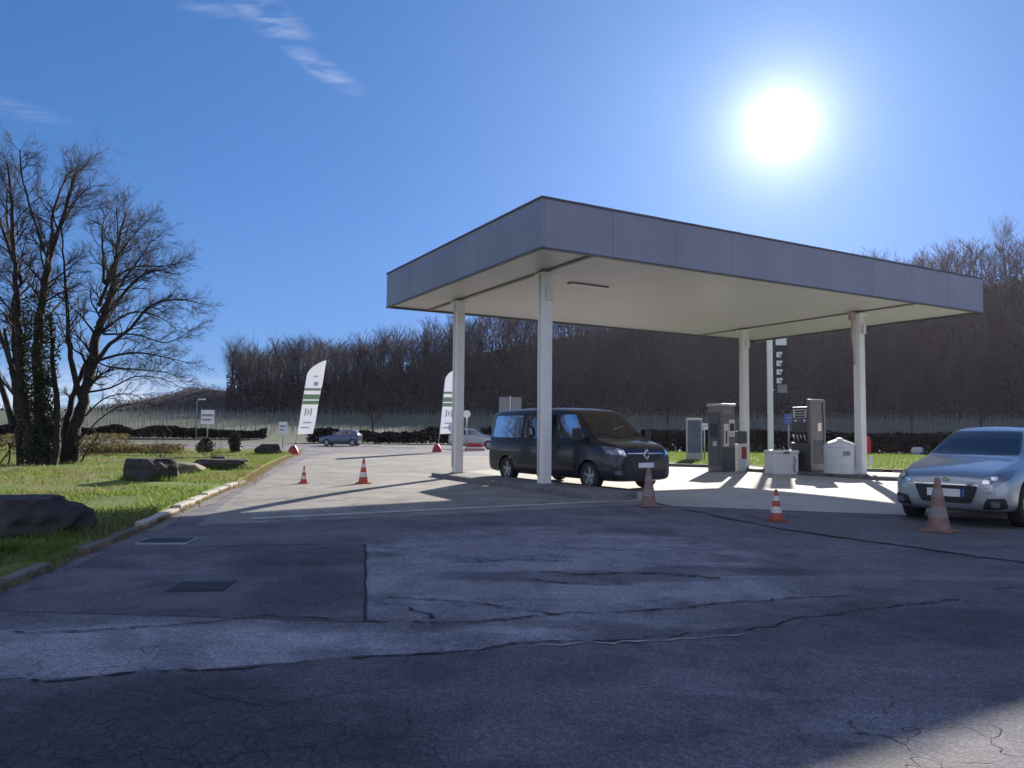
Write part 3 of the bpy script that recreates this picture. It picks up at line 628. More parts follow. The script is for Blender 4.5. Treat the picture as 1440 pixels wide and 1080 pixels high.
lay([([(60, 664), (55, 560), (52, 480), (58, 430), (62, 390), (70, 350), (82, 310), (95, 260), (101, 238)], .24, .03, 16, 1.9),
     ([(45, 664), (35, 560), (30, 480), (32, 420), (30, 350), (30, 280), (28, 236)], .20, .03, 16, 1.8),
     ([(30, 660), (22, 570), (15, 500), (10, 430), (8, 400), (0, 350), (-15, 300), (-20, 250)], .15, .03, 14, 1.8),
     ([(60, 400), (66, 330), (60, 290), (66, 240), (70, 214)], .09, .02, 12, 1.5),
     ([(76, 662), (78, 600), (70, 520), (60, 440)], .17, .06, 4, 1.2), ([(32, 400), (15, 340), (5, 280), (0, 228)], .08, .02, 10, 1.6),
     ([(70, 345), (90, 300), (98, 275), (112, 252)], .06, .015, 8, 1.2), ([(60, 405), (85, 385), (112, 362)], .045, .012, 5, .9), ([(62, 350), (50, 300), (45, 255), (52, 225)], .06, .02, 9, 1.4),
     ([(20, 600), (-20, 480), (-60, 380), (-85, 290)], .13, .02, 14, 2.0), ([(18, 520), (-10, 440), (-35, 360), (-50, 260)], .09, .02, 12, 1.8),
     ([(24, 560), (-5, 510), (-30, 490)], .05, .012, 5, .9), ([(50, 664), (48, 600), (42, 540), (44, 470)], .16, .05, 3, 1), ([(12, 655), (22, 630), (30, 620)], .04, .012, 2, .5), ([(0, 652), (15, 632), (25, 615)], .035, .012, 3, .5), ([(28, 662), (16, 645), (12, 632)], .03, .01, 2, .4)],
    'ivy_clad_tree', 'tall bare tree with several stems and dark ivy round its trunk, at the left edge', (-15.3, 25, .35), 25, 101,
    [((55, 650), (52, 540), .40), ((52, 540), (52, 432), .60), ((35, 650), (32, 480), .22), ((66, 640), (60, 520), .3)])
lay([([(95, 660), (106, 600), (118, 540), (128, 470), (140, 430), (150, 380), (152, 330), (160, 290)], .30, .03, 20, 1.7),
     ([(114, 560), (104, 490), (110, 440), (116, 390), (124, 335)], .13, .02, 12, 1.4), ([(125, 530), (150, 490), (185, 462), (215, 430), (255, 422), (284, 428)], .11, .015, 16, 1.2),
     ([(130, 510), (165, 500), (200, 497), (240, 504), (272, 512)], .07, .012, 13, 1.1), ([(120, 552), (150, 545), (180, 528), (210, 530), (238, 545)], .05, .01, 9, .9),
     ([(140, 430), (162, 392), (182, 352), (192, 308)], .08, .015, 13, 1.4), ([(134, 462), (168, 425), (200, 395), (232, 385), (258, 392)], .09, .012, 15, 1.3), ([(148, 400), (158, 355), (172, 318), (176, 292)], .06, .012, 10, 1.2),
     ([(128, 480), (160, 455), (195, 440), (235, 450), (262, 470)], .06, .012, 11, 1.1), ([(140, 440), (175, 400), (208, 365), (228, 345)], .07, .012, 12, 1.3), ([(145, 470), (190, 470), (230, 480), (268, 455)], .05, .01, 12, 1.1), ([(150, 400), (185, 375), (225, 372), (255, 365)], .05, .01, 12, 1.1), ([(120, 585), (150, 560), (190, 555), (225, 572)], .04, .008, 8, .8), ([(126, 500), (150, 515), (195, 520), (240, 525), (262, 540)], .045, .01, 12, .9),
     ([(108, 622), (138, 585), (160, 568), (186, 566)], .04, .01, 6, .7), ([(110, 655), (124, 632), (140, 608)], .045, .018, 3, .5), ([(146, 398), (140, 350), (134, 310), (138, 285)], .06, .012, 10, 1.2),
     ([(92, 662), (90, 600), (98, 550), (112, 505)], .18, .08, 3, 1)],
    'leaning_bare_tree', 'bare tree whose thick trunk leans right with a wide low crown, on the verge', (-14.8, 26, .35), 26, 202,
    [((100, 655), (106, 610), .22)])

# ------------------------------------------------------------------ grass
def blades(name, fn, n, h0, h1, m, wd=.012):
    P = np.array([fn() for _ in range(n)]); a = rng.uniform(0, 6.283, n); h = rng.uniform(h0, h1, n); ln = rng.uniform(.2, .9, n) * h; b_ = rng.uniform(0, 6.283, n)
    dx, dy = np.cos(a) * wd * rng.uniform(.7, 1.6, n), np.sin(a) * wd * rng.uniform(.7, 1.6, n)
    tip = P + np.stack([np.cos(b_) * ln, np.sin(b_) * ln, h], 1)
    V = np.stack([P - np.stack([dx, dy, dx * 0], 1), P + np.stack([dx, dy, dx * 0], 1), tip], 1).reshape(-1, 3)
    return tag(np_mesh(name, V, np.arange(3 * n).reshape(-1, 3), m), kind='stuff')
gr = random.Random(9)
def gl():
    while True:
        y = 6 + 40 * gr.random() ** 1.5; x = kx(y) - .18 - (18 + .2 * y) * gr.random() ** 1.3
        nn = noise.noise(Vector((x * .9, y * .9, 0)))
        n3 = noise.noise(Vector((x * .33, y * .33, 8)))
        if gr.random() < .5 + 1.1 * nn - 1.3 * max(0, n3): return (x, y, vz(x, y) - .01)
tag(blades('grass', gl, 110000, .03, .11, 'grass', .012), 'short bright grass on the verge left of the forecourt', 'grass')
def gd():
    while True:
        y = 7 + 34 * gr.random() ** 1.3; x = kx(y) - .12 - 16 * gr.random() ** 1.6
        if noise.noise(Vector((x * .5, y * .5, 5))) > .05: return (x, y, vz(x, y) - .01)
tag(blades('dry_grass', gd, 12000, .06, .2, 'drygrass', .008), 'dead straw-coloured stalks scattered through the verge', 'dry grass')
def g2_():
    x = gr.uniform(7, 40); y = gr.uniform(max(28.6 if x > 14 else 31.6 - (x - 6.3) * .42, 31.6 - (x - 6.3) * .42 if x < 14 else 28.4 - (x - 14) * .41), 51); return (x, y, .28)
tag(blades('grass', g2_, 45000, .04, .14, 'grass', .02), 'bright grass strip between the pumps and the dark hedge', 'grass')
def g3_():
    y = gr.uniform(5, 42) ; return (kx(y) + (gr.choice([-.16, .02]) if y < 18 else -.1) + gr.gauss(0, .04 if y < 18 else .16), y, gz(0, y) + .01)
tag(blades('kerb_weeds', g3_, 9000, .02, .10, 'drygrass', .008), 'dry weeds along the foot of the kerb', 'weeds')

# ------------------------------------------------------------------ rocks
def rock(name, x, y, sx, sy, sz, seed, m, lab, z=None, rz=0, flat=.0, group=None):
    b = bmesh.new(); bmesh.ops.create_icosphere(b, subdivisions=5, radius=1); o = Vector((seed * 3.1, seed * 1.7, 0)); pr_ = random.Random(seed); planes = [(Vector((pr_.gauss(0, 1), pr_.gauss(0, 1), pr_.gauss(.3, .8))).normalized(), pr_.uniform(.84, 1.0)) for _ in range(9)]
    for v in b.verts:
        n = v.co.normalized(); d = 1 + .34 * noise.noise(n * 1.5 + o) + .14 * noise.noise(n * 3.1 + o) + .05 * noise.noise(n * 8 + o)
        q = n * d
        for pn, pd in planes:
            e_ = q.dot(pn) - pd
            if e_ > 0: q = q - pn * e_ * .93
        q = q * (1 + .018 * noise.noise(n * 22 + o))
        q.z = max(min(q.z, .72), -.5); v.co = Vector((q.x * sx, q.y * sy, (q.z + .45) * sz / 1.17))
    me = bpy.data.meshes.new(name); b.to_mesh(me); b.free(); r_ = link_mesh(name, me, m, smooth=True); r_.location = (x, y, (vz(x, y) if z is None else z) - .06); r_.rotation_euler = (0, 0, rz)
    ROCKS.append((x, y, sx, sy)); return tag(r_, lab, 'rock', group)
ROCKS = []
G = 'rocks laid along the verge'
rock('boulder', -6.85, 10.4, 1.0, .8, .56, 1, 'rock', 'largest dark boulder in the shade behind the kerb at the left edge', rz=.2, group=G)
rock('boulder', -8.55, 18.2, .62, .5, .58, 2, 'rock', 'blocky dark boulder nearest the kerb in the sunlit group of rocks', group=G)
rock('flat_rock', -9.5, 21.4, .95, .6, .35, 3, 'slabstone', 'long flat rock with a pale top, just behind the blocky boulder', rz=-.2, group=G)
rock('flat_rock', -9.0, 23.6, .9, .5, .34, 4, 'rock', 'dark flat rock at the right end of the sunlit rock group', rz=.1, group=G)
rock('pale_rock', -9.35, 19.6, .28, .22, .35, 5, 'palerock', 'small whitish rock on the left of the sunlit rock group', group=G)
rock('boulder', -12.2, 38.5, .62, .5, .55, 6, 'rock', 'rounded dark boulder on the verge left of the feather flag foot', group=G)
rock('boulder', -10.9, 28.6, .3, .3, .3, 7, 'rock', 'little dark rock on the grass beyond the long flat rocks', group=G)
rock('ochre_stone', -5.75, 8.35, .13, .12, .38, 8, 'ochre', 'upright ochre stone beside the kerb at the left edge', group=G)
rock('pale_rock', -5.95, 9.05, .09, .08, .1, 9, 'palerock', 'little white stone at the foot of the shaded boulder', group=G)
for i, (x, y, h, lab) in enumerate([(-14.15, 39.2, 1.0, 'narrow dark evergreen bush alone on the grass left of the dark boulder'), (-15.6, 39, .75, 'squat dark evergreen bush below the white sign')]):
    root = empty('bush', (x, y, vz(x, y) - .05), label=lab, cat='bush', group='small bushes on the verge'); bs = random.Random(i)
    def fb():
        t = bs.random(); a = bs.uniform(0, 6.28); rr = (.3 if i == 0 else .46) * math.sin(math.pi * min(.98, t * .85 + .12)) ** .7 * bs.random() ** .4 * (1 + .6 * noise.noise(Vector((a * 1.2, t * 4, i * 7)))); t *= 1 + .25 * noise.noise(Vector((a, i, 0))); return (rr * math.cos(a), rr * math.sin(a), t * h)
    leafcloud(fb, 2200, .045, 'foliage', 'ivy', root); MB().tube([(0, 0, 0), (0, 0, h * .6)], .03, 6).build('stem', 'bark', root)
def gtuft():
    x, y, sx, sy = gr.choice(ROCKS); a = gr.uniform(0, 6.283); k = gr.uniform(.85, 1.15); return (x + sx * k * math.cos(a), y + sy * k * math.sin(a), vz(x, y) - .02)
tag(blades('tall_grass', gtuft, 5200, .06, .22, 'grass', .009), 'longer tufts of grass round the feet of the rocks', 'grass')
# twiggy shrubs by the rocks
for i, (x, y, h) in enumerate([(-13.2, 29, 1.35), (-12.3, 31, 1.1)]):
    root = empty('twiggy_shrub', (x, y, vz(x, y) - .05), label=['thin leafless shrub behind the pale rock', 'second thin leafless shrub, just right of the first behind the rocks'][i], cat='shrub'); B = Br(); sr = random.Random(i + 70)
    for k in range(9): sub(B, Vector((sr.gauss(0, .08), sr.gauss(0, .08), 0)), Vector((sr.gauss(0, .35), sr.gauss(0, .35), 1)), h * sr.uniform(.6, 1), .012, 1, sr)
    B.build('stems', 'twig', root)

# ------------------------------------------------------------------ the canopy
HB, HT, BU, BV = 5.5131, 6.5633, 16.447, 9.349
can = empty('forecourt_canopy', (CN.x, CN.y, 0), CA, label='large flat grey-edged filling station canopy on four white columns', cat='canopy')
t_ = .06
MB().box(.02, BU - .02, .02, BV - .02, HB + .03, HB + .07).build('soffit', 'soffit', can)
MB().box(.0, BU, .0, BV, HT - .16, HT - .05).build('roof_deck', 'trim', can)
def fascia(x0, x1, y0, y1, along):
    b = MB(); L = (x1 - x0) if along == 'x' else (y1 - y0); n = max(1, round(L / 1.85))
    for k in range(n):
        if along == 'x': b.box(x0 + L * k / n + .004, x0 + L * (k + 1) / n - .004, y0, y1, HB, HT)
        else: b.box(x0, x1, y0 + L * k / n + .004, y0 + L * (k + 1) / n - .004, HB, HT)
    f = b.build('fascia', 'fascia', can); e = .018
    MB().box(x0 - e, x1 + e, y0 - e, y1 + e, HT + .001, HT + .05).build('cap_flashing', 'trim', f)
    MB().box(x0 - e, x1 + e, y0 - e, y1 + e, HB - .035, HB - .001).build('drip_edge', 'trim', f)
fascia(.0, BU, -t_, -.001, 'x'); fascia(0, BU, BV + .001, BV + t_, 'x'); fascia(-t_, -.001, -t_, BV + t_, 'y'); fascia(BU + .001, BU + t_, -t_, BV + t_, 'y')
cols = [(1.372, 2.066), (1.372, 6.956), (13.245, 2.066), (13.245, 6.956)]
for u in (1.372, 13.245):
    MB().box(u - .05, u + .05, .03, BV - .03, HB - .015, HB + .029).build('gutter_beam', 'beamgrey', can)
for u, v in cols:
    P = Vector((u, v, 0)); c = MB().box(-.125, .125, -.125, .125, .33, HB - .05, at=(u, v, 0)).build('column', 'white', can, bevel=.012)
    MB().box(u - .17, u + .17, v - .17, v + .17, .31, .345).build('base_plate', 'steelgrey', c)
    MB().box(u - .2, u + .2, v - .2, v + .2, HB - .10, HB - .052).build('head_plate', 'white', c)
    MB().box(u - .06, u + .06, v - .235, v - .127, HB - .72, HB - .42).build('junction_box', 'cream', c, bevel=.01)
    MB().tube([(u - .16, v + .05, HB - .1), (u - .16, v + .05, .5)], .022, 8).build('conduit', 'white', c, smooth=True)
for u, v in [(3.3, 3.0)]:
    l = MB().box(u - .62, u + .62, v - .09, v + .09, HB - .012, HB + .029).build('light_housing', 'beamgrey', can)
    MB().box(u - .58, u + .58, v - .06, v + .06, HB - .02, HB - .0125).build('diffuser', 'display', l)
for (u0, u1, v0, v1, lab) in [(.72, 2.03, -1.1, 7.9, 'low raised kerbed island under the two left columns beside the van'), (12.55, 14.0, .5, 8.6, 'low raised kerbed island under the two right columns and the pumps')]:
    b = MB(); r_ = (u1 - u0) / 2; cu = (u0 + u1) / 2
    poly = [(cu + r_ * math.cos(a), v0 + r_ + r_ * math.sin(a)) for a in np.linspace(math.pi, 2 * math.pi, 10)] + [(cu + r_ * math.cos(a), v1 - r_ + r_ * math.sin(a)) for a in np.linspace(0, math.pi, 10)]
    e = empty('pump_island', (CN.x, CN.y, .2), CA, label=lab, cat='traffic island')
    b.prism(poly, -.14, .12).build('kerb_edge', 'blackbox', e, bevel=.03)
    ins = [(cu + (x - cu) * .82, y_ + (.14 if y_ < 3 else -.14)) for x, y_ in poly]; MB().prism(ins, .05, .125).build('island_top', 'islandtop', e)

# ------------------------------------------------------------------ vehicles
def cyl_cut(b, x, y0, y1, z, r):
    m = Matrix.Translation((x, (y0 + y1) / 2, z)) @ Matrix.Rotation(math.pi / 2, 4, 'X'); bmesh.ops.create_cone(b, cap_ends=True, segments=40, radius1=r, radius2=r, depth=abs(y1 - y0), matrix=m)
def loft(stations, frac):
    b = bmesh.new(); rings = []
    for (x, zb, zl, zt, w_, wt) in stations:
        half = [(0, zb), (.55 * w_, zb), (.93 * w_, zb + .02), (w_ * .995, zb + .18 * (zl - zb)), (w_ * 1.0, zb + .5 * (zl - zb)), (w_ * .99, zb + .82 * (zl - zb)), (w_ * .965, zl), (w_ * .94 * .45 + wt * .55, zl + .5 * (zt - zl)), (wt * 1.03, zl + .88 * (zt - zl)), (wt * .88, zt - .012), (wt * .45, zt + .008), (0, zt + .014)]
        pts = half + [(-y, z) for y, z in half[-2:0:-1]]; rings.append([b.verts.new((x, y, z)) for y, z in pts])
    n = len(rings[0])
    for A, B in zip(rings, rings[1:]):
        for k in range(n): b.faces.new((A[k], A[(k + 1) % n], B[(k + 1) % n], B[k]))
    b.faces.new(rings[0]); b.faces.new(rings[-1][::-1])
    bmesh.ops.recalc_face_normals(b, faces=b.faces)
    me = bpy.data.meshes.new('tmp'); b.to_mesh(me); b.free(); o = bpy.data.objects.new('tmp', me); COL.objects.link(o)
    o.modifiers.new('s', 'SUBSURF').levels = 3
    return o
def finish_body(o, wheels, r, wdt, name, m, parent, inner=None, wins=()):
    """subdivide, cut the wheel arches, return the finished body and a BVH of it"""
    cb = bmesh.new()
    for x in wheels:
        for s_ in (-1, 1): cyl_cut(cb, x, s_ * (wdt - .26), s_ * (wdt + .2), r * 1.0, r * 1.16)
    cm = bpy.data.meshes.new('cut'); cb.to_mesh(cm); cb.free(); co = bpy.data.objects.new('cut', cm); COL.objects.link(co)
    md = o.modifiers.new('b', 'BOOLEAN'); md.operation = 'DIFFERENCE'; md.object = co; md.solver = 'EXACT'
    dg = bpy.context.evaluated_depsgraph_get(); me0 = bpy.data.meshes.new_from_object(o.evaluated_get(dg))
    tb = bmesh.new(); tb.from_mesh(me0); bv = BVHTree.FromBMesh(tb); tb.free()
    extra = []
    if inner:                                             # hollow the cabin and open the windows
        b = bmesh.new(); rr = []
        for x, hw, z0, z1, tw in inner: rr.append([b.verts.new((x, y, z)) for y, z in ((-hw, z0), (hw, z0), (hw, z0 + .45 * (z1 - z0)), (tw, z1), (-tw, z1), (-hw, z0 + .45 * (z1 - z0)))])
        for A, B in zip(rr, rr[1:]):
            for k in range(6): b.faces.new((A[k], A[(k + 1) % 6], B[(k + 1) % 6], B[k]))
        b.faces.new(rr[0]); b.faces.new(rr[-1][::-1]); bmesh.ops.recalc_face_normals(b, faces=b.faces)
        def addc(b):
            mm = bpy.data.meshes.new('cut'); b.to_mesh(mm); b.free(); q = bpy.data.objects.new('cut', mm); COL.objects.link(q); extra.append(q)
            md = o.modifiers.new('c', 'BOOLEAN'); md.operation = 'DIFFERENCE'; md.object = q; md.solver = 'EXACT'
        addc(b)
        for cs, dv in wins:
            b = bmesh.new(); dv = Vector(dv); A = [b.verts.new(Vector(q)) for q in cs]; B = [b.verts.new(Vector(q) + dv) for q in cs]; n = len(cs)
            b.faces.new(A); b.faces.new(B[::-1])
            for k in range(n): b.faces.new((A[k], A[(k + 1) % n], B[(k + 1) % n], B[k]))
            bmesh.ops.recalc_face_normals(b, faces=b.faces); addc(b)
    bpy.context.view_layer.update(); dg = bpy.context.evaluated_depsgraph_get(); me = bpy.data.meshes.new_from_object(o.evaluated_get(dg)); me.name = name
    for q in [o, co] + extra: bpy.data.objects.remove(q)
    me.materials.clear(); ob = link_mesh(name, me, m, parent); me.materials.append(M['interior'])
    for pl_ in me.polygons:
        h = bv.find_nearest(pl_.center); pl_.material_index = 1 if h[3] is not None and h[3] > .012 else 0
    auto_smooth(ob, 35); return ob, bv
def cabin(t, rows, zf, hw, dash, wheel_y):
    for x in rows:
        for y in ((-hw, hw) if len(rows) < 4 else (-hw, 0, hw)):
            st_ = MB().box(x - .02, x + .46, y - .24, y + .24, zf, zf + .3).build('seat', 'seat', t, bevel=.05)
            MB().box(-.06, .06, -.23, .23, 0, .62, M_=Matrix.Translation((x - .04, y, zf + .26)) @ Matrix.Rotation(-.2, 4, 'Y')).build('backrest', 'seat', st_, bevel=.045)
            MB().box(-.04, .04, -.13, .13, .64, .82, M_=Matrix.Translation((x - .04, y, zf + .26)) @ Matrix.Rotation(-.2, 4, 'Y')).build('headrest', 'seat', st_, bevel=.035)
    MB().box(dash[0], dash[1], -dash[2], dash[2], dash[3] - .25, dash[3]).build('dashboard', 'interior', t, bevel=.05)
    Mx = Matrix.Translation((dash[0] - .12, wheel_y, dash[3] + .0)) @ Matrix.Rotation(1.1, 4, 'Y')
    pts = [Mx @ Vector((.18 * math.cos(a), .18 * math.sin(a), 0)) for a in np.linspace(0, 2 * math.pi, 21)]
    MB().tube(pts, .015, 6, cap=False).build('steering_wheel', 'black', t, smooth=True)
def patch(bv, corners, d, name, m, parent, off=.004, nu=14, nv=8, thick=0, rnd_=.0):
    """a sheet laid on the body: bilinear between four corner points, projected along d"""
    c = [Vector(q) for q in corners]; d = Vector(d).normalized(); V = []; ok = True
    for j in range(nv + 1):
        for i in range(nu + 1):
            u, v = i / nu, j / nv
            if rnd_:                                       # pull the corners in so that the outline is rounded
                uu, vv = 2 * u - 1, 2 * v - 1; k = rnd_; uu *= 1 - k * vv ** 6 * .5; vv *= 1 - k * uu ** 6 * .5; u, v = (uu + 1) / 2, (vv + 1) / 2
            p = c[0].lerp(c[1], u).lerp(c[3].lerp(c[2], u), v); h = bv.ray_cast(p - d * 3, d)
            if h[0] is None: h = (p, -d); 
            V.append(h[0] + h[1] * off if h[1].dot(d) < 0 else h[0] - h[1] * off)
    Fq = [(j * (nu + 1) + i, j * (nu + 1) + i + 1, (j + 1) * (nu + 1) + i + 1, (j + 1) * (nu + 1) + i) for j in range(nv) for i in range(nu)]
    o = np_mesh(name, [tuple(v) for v in V], Fq, m, parent, True)
    if thick:
        b = bmesh.new(); b.from_mesh(o.data); bmesh.ops.recalc_face_normals(b, faces=b.faces)
        g_ = bmesh.ops.extrude_face_region(b, geom=b.faces[:]); 
        for v in [q for q in g_['geom'] if isinstance(q, bmesh.types.BMVert)]: v.co -= d * thick
        bmesh.ops.recalc_face_normals(b, faces=b.faces); b.to_mesh(o.data); b.free(); auto_smooth(o, 50)
    return o
def wheel(x, y, r, wd, parent, spokes=5):
    s_ = 1 if y > 0 else -1; Mx = Matrix.Translation((x, y, r)) @ Matrix.Rotation(-s_ * math.pi / 2, 4, 'X')
    b = MB(); rr = r * .66
    b.lathe([(rr, -wd * .42), (rr, wd * .40), (rr * .94, wd * .40), (rr * .9, wd * .2), (rr * .88, -wd * .2), (0, -wd * .2)], 32, Mx)
    b.lathe([(rr * .24, wd * .18), (rr * .22, wd * .34), (0, wd * .36)], 20, Mx)
    for k in range(spokes):
        a = 2 * math.pi * k / spokes + .3
        b.box(0, rr * .93, -rr * .13, rr * .13, wd * .2, wd * .32, M_=Mx @ Matrix.Rotation(a, 4, 'Z'))
    w_ = auto_smooth(b.build('wheel', 'alloy', parent), 35)
    auto_smooth(MB().lathe([(rr * 1.01, -wd / 2), (r * .93, -wd / 2), (r * .985, -wd * .4), (r, -wd * .25), (r, wd * .25), (r * .985, wd * .4), (r * .93, wd / 2), (rr * 1.01, wd / 2), (rr * 1.005, wd * .42), (rr * 1.005, -wd * .42), (rr * 1.01, -wd / 2)], 40, Mx).build('tyre', 'rubber', w_), 50)
    auto_smooth(MB().lathe([(0, -wd * .25), (rr * .86, -wd * .25), (rr * .86, -wd * .235), (0, -wd * .235)], 24, Mx).build('brake_backing', 'black', w_), 50)
    return w_
def ring(poly, r, m, name, parent, n=6): return MB().tube(poly, r, n).build(name, m, parent, smooth=True)

def make_van(loc, rz):
    t = empty('van', loc, rz, label='dark passenger van parked under the canopy beside the left island', cat='van')
    st = [(.93, .33, .72, .86, .66, .50), (.91, .27, .80, .94, .78, .60), (.80, .23, .92, 1.06, .90, .70), (.55, .22, 1.0, 1.135, .955, .76), (.25, .22, 1.06, 1.19, .975, .79), (.10, .22, 1.09, 1.23, .98, .80), (-.08, .22, 1.12, 1.36, .98, .79), (-.42, .22, 1.13, 1.66, .98, .775),
          (-.74, .22, 1.14, 1.885, .98, .77), (-.95, .22, 1.14, 1.95, .98, .785), (-1.4, .22, 1.15, 1.985, .98, .80), (-2.4, .22, 1.15, 2.0, .98, .81), (-3.5, .22, 1.15, 1.99, .98, .81), (-4.2, .22, 1.15, 1.97, .975, .80), (-4.4, .24, 1.15, 1.93, .96, .78), (-4.47, .3, 1.13, 1.86, .92, .74)]
    VW = [[(-.20, 1.20), (-1.28, 1.20), (-1.28, 1.80), (-.72, 1.80)], [(-1.40, 1.20), (-2.72, 1.20), (-2.72, 1.80), (-1.40, 1.80)], [(-2.84, 1.20), (-4.26, 1.20), (-4.20, 1.80), (-2.84, 1.80)]]
    ins = lambda q, k=.03: [(x + (sum(a for a, b in q) / 4 - x) * k * 2, z + (sum(b for a, b in q) / 4 - z) * k * 3) for x, z in q]
    wins = [([(x, -1.3, z) for x, z in ins(q)], (0, 2.6, 0)) for q in VW] + [([(-.5, -.76, 1.27), (-.5, .76, 1.27), (-.5, .65, 1.87), (-.5, -.65, 1.87)], (1.2, 0, 0)), ([(-4.8, -.66, 1.25), (-4.8, .66, 1.25), (-4.8, .6, 1.76), (-4.8, -.6, 1.76)], (.8, 0, 0))]
    inner = [(.16, .74, .55, 1.17, .66), (-.1, .88, .5, 1.26, .68), (-.42, .91, .42, 1.58, .68), (-.75, .92, .42, 1.80, .68), (-1.2, .92, .42, 1.90, .70), (-4.36, .90, .42, 1.86, .68)]
    body, bv = finish_body(loft(st, 0), (0, -3.5), .335, .98, 'body', 'vanpaint', t, inner, wins)
    cabin(t, (-1.35, -2.3, -3.2), .45, .45, (-.45, .05, .8, 1.16), .45)
    gl_ = 'pane'
    patch(bv, [(0, -.80, 1.24), (0, .80, 1.24), (0, .68, 1.90), (0, -.68, 1.90)], (-1, 0, 0), 'windscreen', gl_, t, .006, 24, 14, rnd_=.06)
    for s_ in (-1, 1):
        d = (0, -s_, 0); Y = s_ * 1.2
        for nm, q in [('side_window', [(-.20, Y, 1.20), (-1.28, Y, 1.20), (-1.28, Y, 1.80), (-.72, Y, 1.80)]), ('side_window', [(-1.40, Y, 1.20), (-2.72, Y, 1.20), (-2.72, Y, 1.80), (-1.40, Y, 1.80)]), ('side_window', [(-2.84, Y, 1.20), (-4.26, Y, 1.20), (-4.20, Y, 1.80), (-2.84, Y, 1.80)])]:
            patch(bv, q, d, nm, gl_ if q[0][0] > -1 else 'privacy', t, .006, 12, 8, rnd_=.08)
        for xx in (-.18, -1.34, -2.78): patch(bv, [(xx, Y, .42), (xx + .014, Y, .42), (xx + .014, Y, 1.16), (xx, Y, 1.16)], d, 'door_seam', 'black', t, .002, 1, 10)
        patch(bv, [(-.5, Y, .52), (-3.0, Y, .52), (-3.0, Y, .64), (-.5, Y, .64)], d, 'side_moulding', 'black', t, .004, 24, 3, thick=.015)
        patch(bv, [(-2.8, Y, 1.06), (-4.3, Y, 1.06), (-4.3, Y, 1.085), (-2.8, Y, 1.085)], d, 'door_rail', 'black', t, .003, 14, 1, thick=.006)
        for xx in (-1.16, -1.62): patch(bv, [(xx, Y, 1.0), (xx - .2, Y, 1.0), (xx - .2, Y, 1.035), (xx, Y, 1.035)], d, 'door_handle', 'black', t, .004, 4, 2, thick=.03)
        hd = Vector((-.86, -s_ * .5, -.05))
        patch(bv, [(.9, s_ * .56, .80), (.62, s_ * .93, .88), (.42, s_ * .95, 1.06), (.80, s_ * .60, .98)], hd, 'headlight', 'lamp', t, .008, 12, 8, rnd_=.12)
        patch(bv, [(.95, s_ * .64, .85), (.95, s_ * .80, .87), (.95, s_ * .82, .97), (.95, s_ * .66, .95)], (-.86, -s_ * .3, -.05), 'headlamp_bulb', 'bulb', t, .014, 6, 6, rnd_=.4)
        patch(bv, [(.9, s_ * .72, .40), (.85, s_ * .86, .40), (.85, s_ * .86, .50), (.9, s_ * .72, .50)], (-1, 0, 0), 'fog_light', 'lamp', t, .006, 5, 4, rnd_=.2)
        mr = MB().box(-.10, .08, 0, .22, -.02, .30, M_=Matrix.Translation((-.22, s_ * 1.0 if s_ > 0 else -1.22, 1.16))).build('wing_mirror', 'black', t, bevel=.035)
        MB().box(-.22, -.14, min(s_ * .86, s_ * 1.03), max(s_ * .86, s_ * 1.03), 1.2, 1.26).build('mirror_arm', 'black', mr, bevel=.01)
        MB().box(-.104, -.101, .03, .19, .02, .26, M_=Matrix.Translation((-.22, s_ * 1.0 if s_ > 0 else -1.22, 1.16))).build('mirror_glass', 'chrome', mr)
    patch(bv, [(1, -.52, .74), (1, .52, .74), (1, .60, .88), (1, -.60, .88)], (-1, 0, 0), 'grille', 'black', t, .007, 16, 5)
    patch(bv, [(1, -.60, .30), (1, .60, .30), (1, .66, .52), (1, -.66, .52)], (-1, 0, 0), 'lower_intake', 'black', t, .006, 16, 5)
    patch(bv, [(1, -.56, .875), (1, .56, .875), (1, .56, .895), (1, -.56, .895)], (-1, 0, 0), 'grille_trim', 'chrome', t, .012, 16, 1)
    x0 = bv.ray_cast(Vector((3, 0, .82)), Vector((-1, 0, 0)))[0].x + .02
    em = MB()
    for k in range(4):
        q = [(0, .125), (.085, 0), (0, -.125), (-.085, 0)]; a, c = q[k], q[(k + 1) % 4]; em.tube([(x0, a[0], .86 + a[1]), (x0, c[0], .86 + c[1])], .02, 6)
    em.build('emblem', 'chrome', t, smooth=True)
    pl = MB().box(x0 + .0, x0 + .02, -.26, .26, .56, .67).build('number_plate', 'plate', t); MB().box(x0 + .0205, x0 + .0225, .215, .26, .56, .67).build('plate_band', 'plateblue', pl)
    for s_ in (-1, 1): ring([(.16, s_ * .05, 1.235), (.0, s_ * .38, 1.32), (-.02, s_ * .66, 1.34)], .010, 'black', 'wiper', t)
    for x in (0, -3.5):
        for s_ in (-1, 1): wheel(x, s_ * .86, .335, .22, t)
    return t
make_van((2.62, 18.62, .21), math.atan2(-.83, .56))

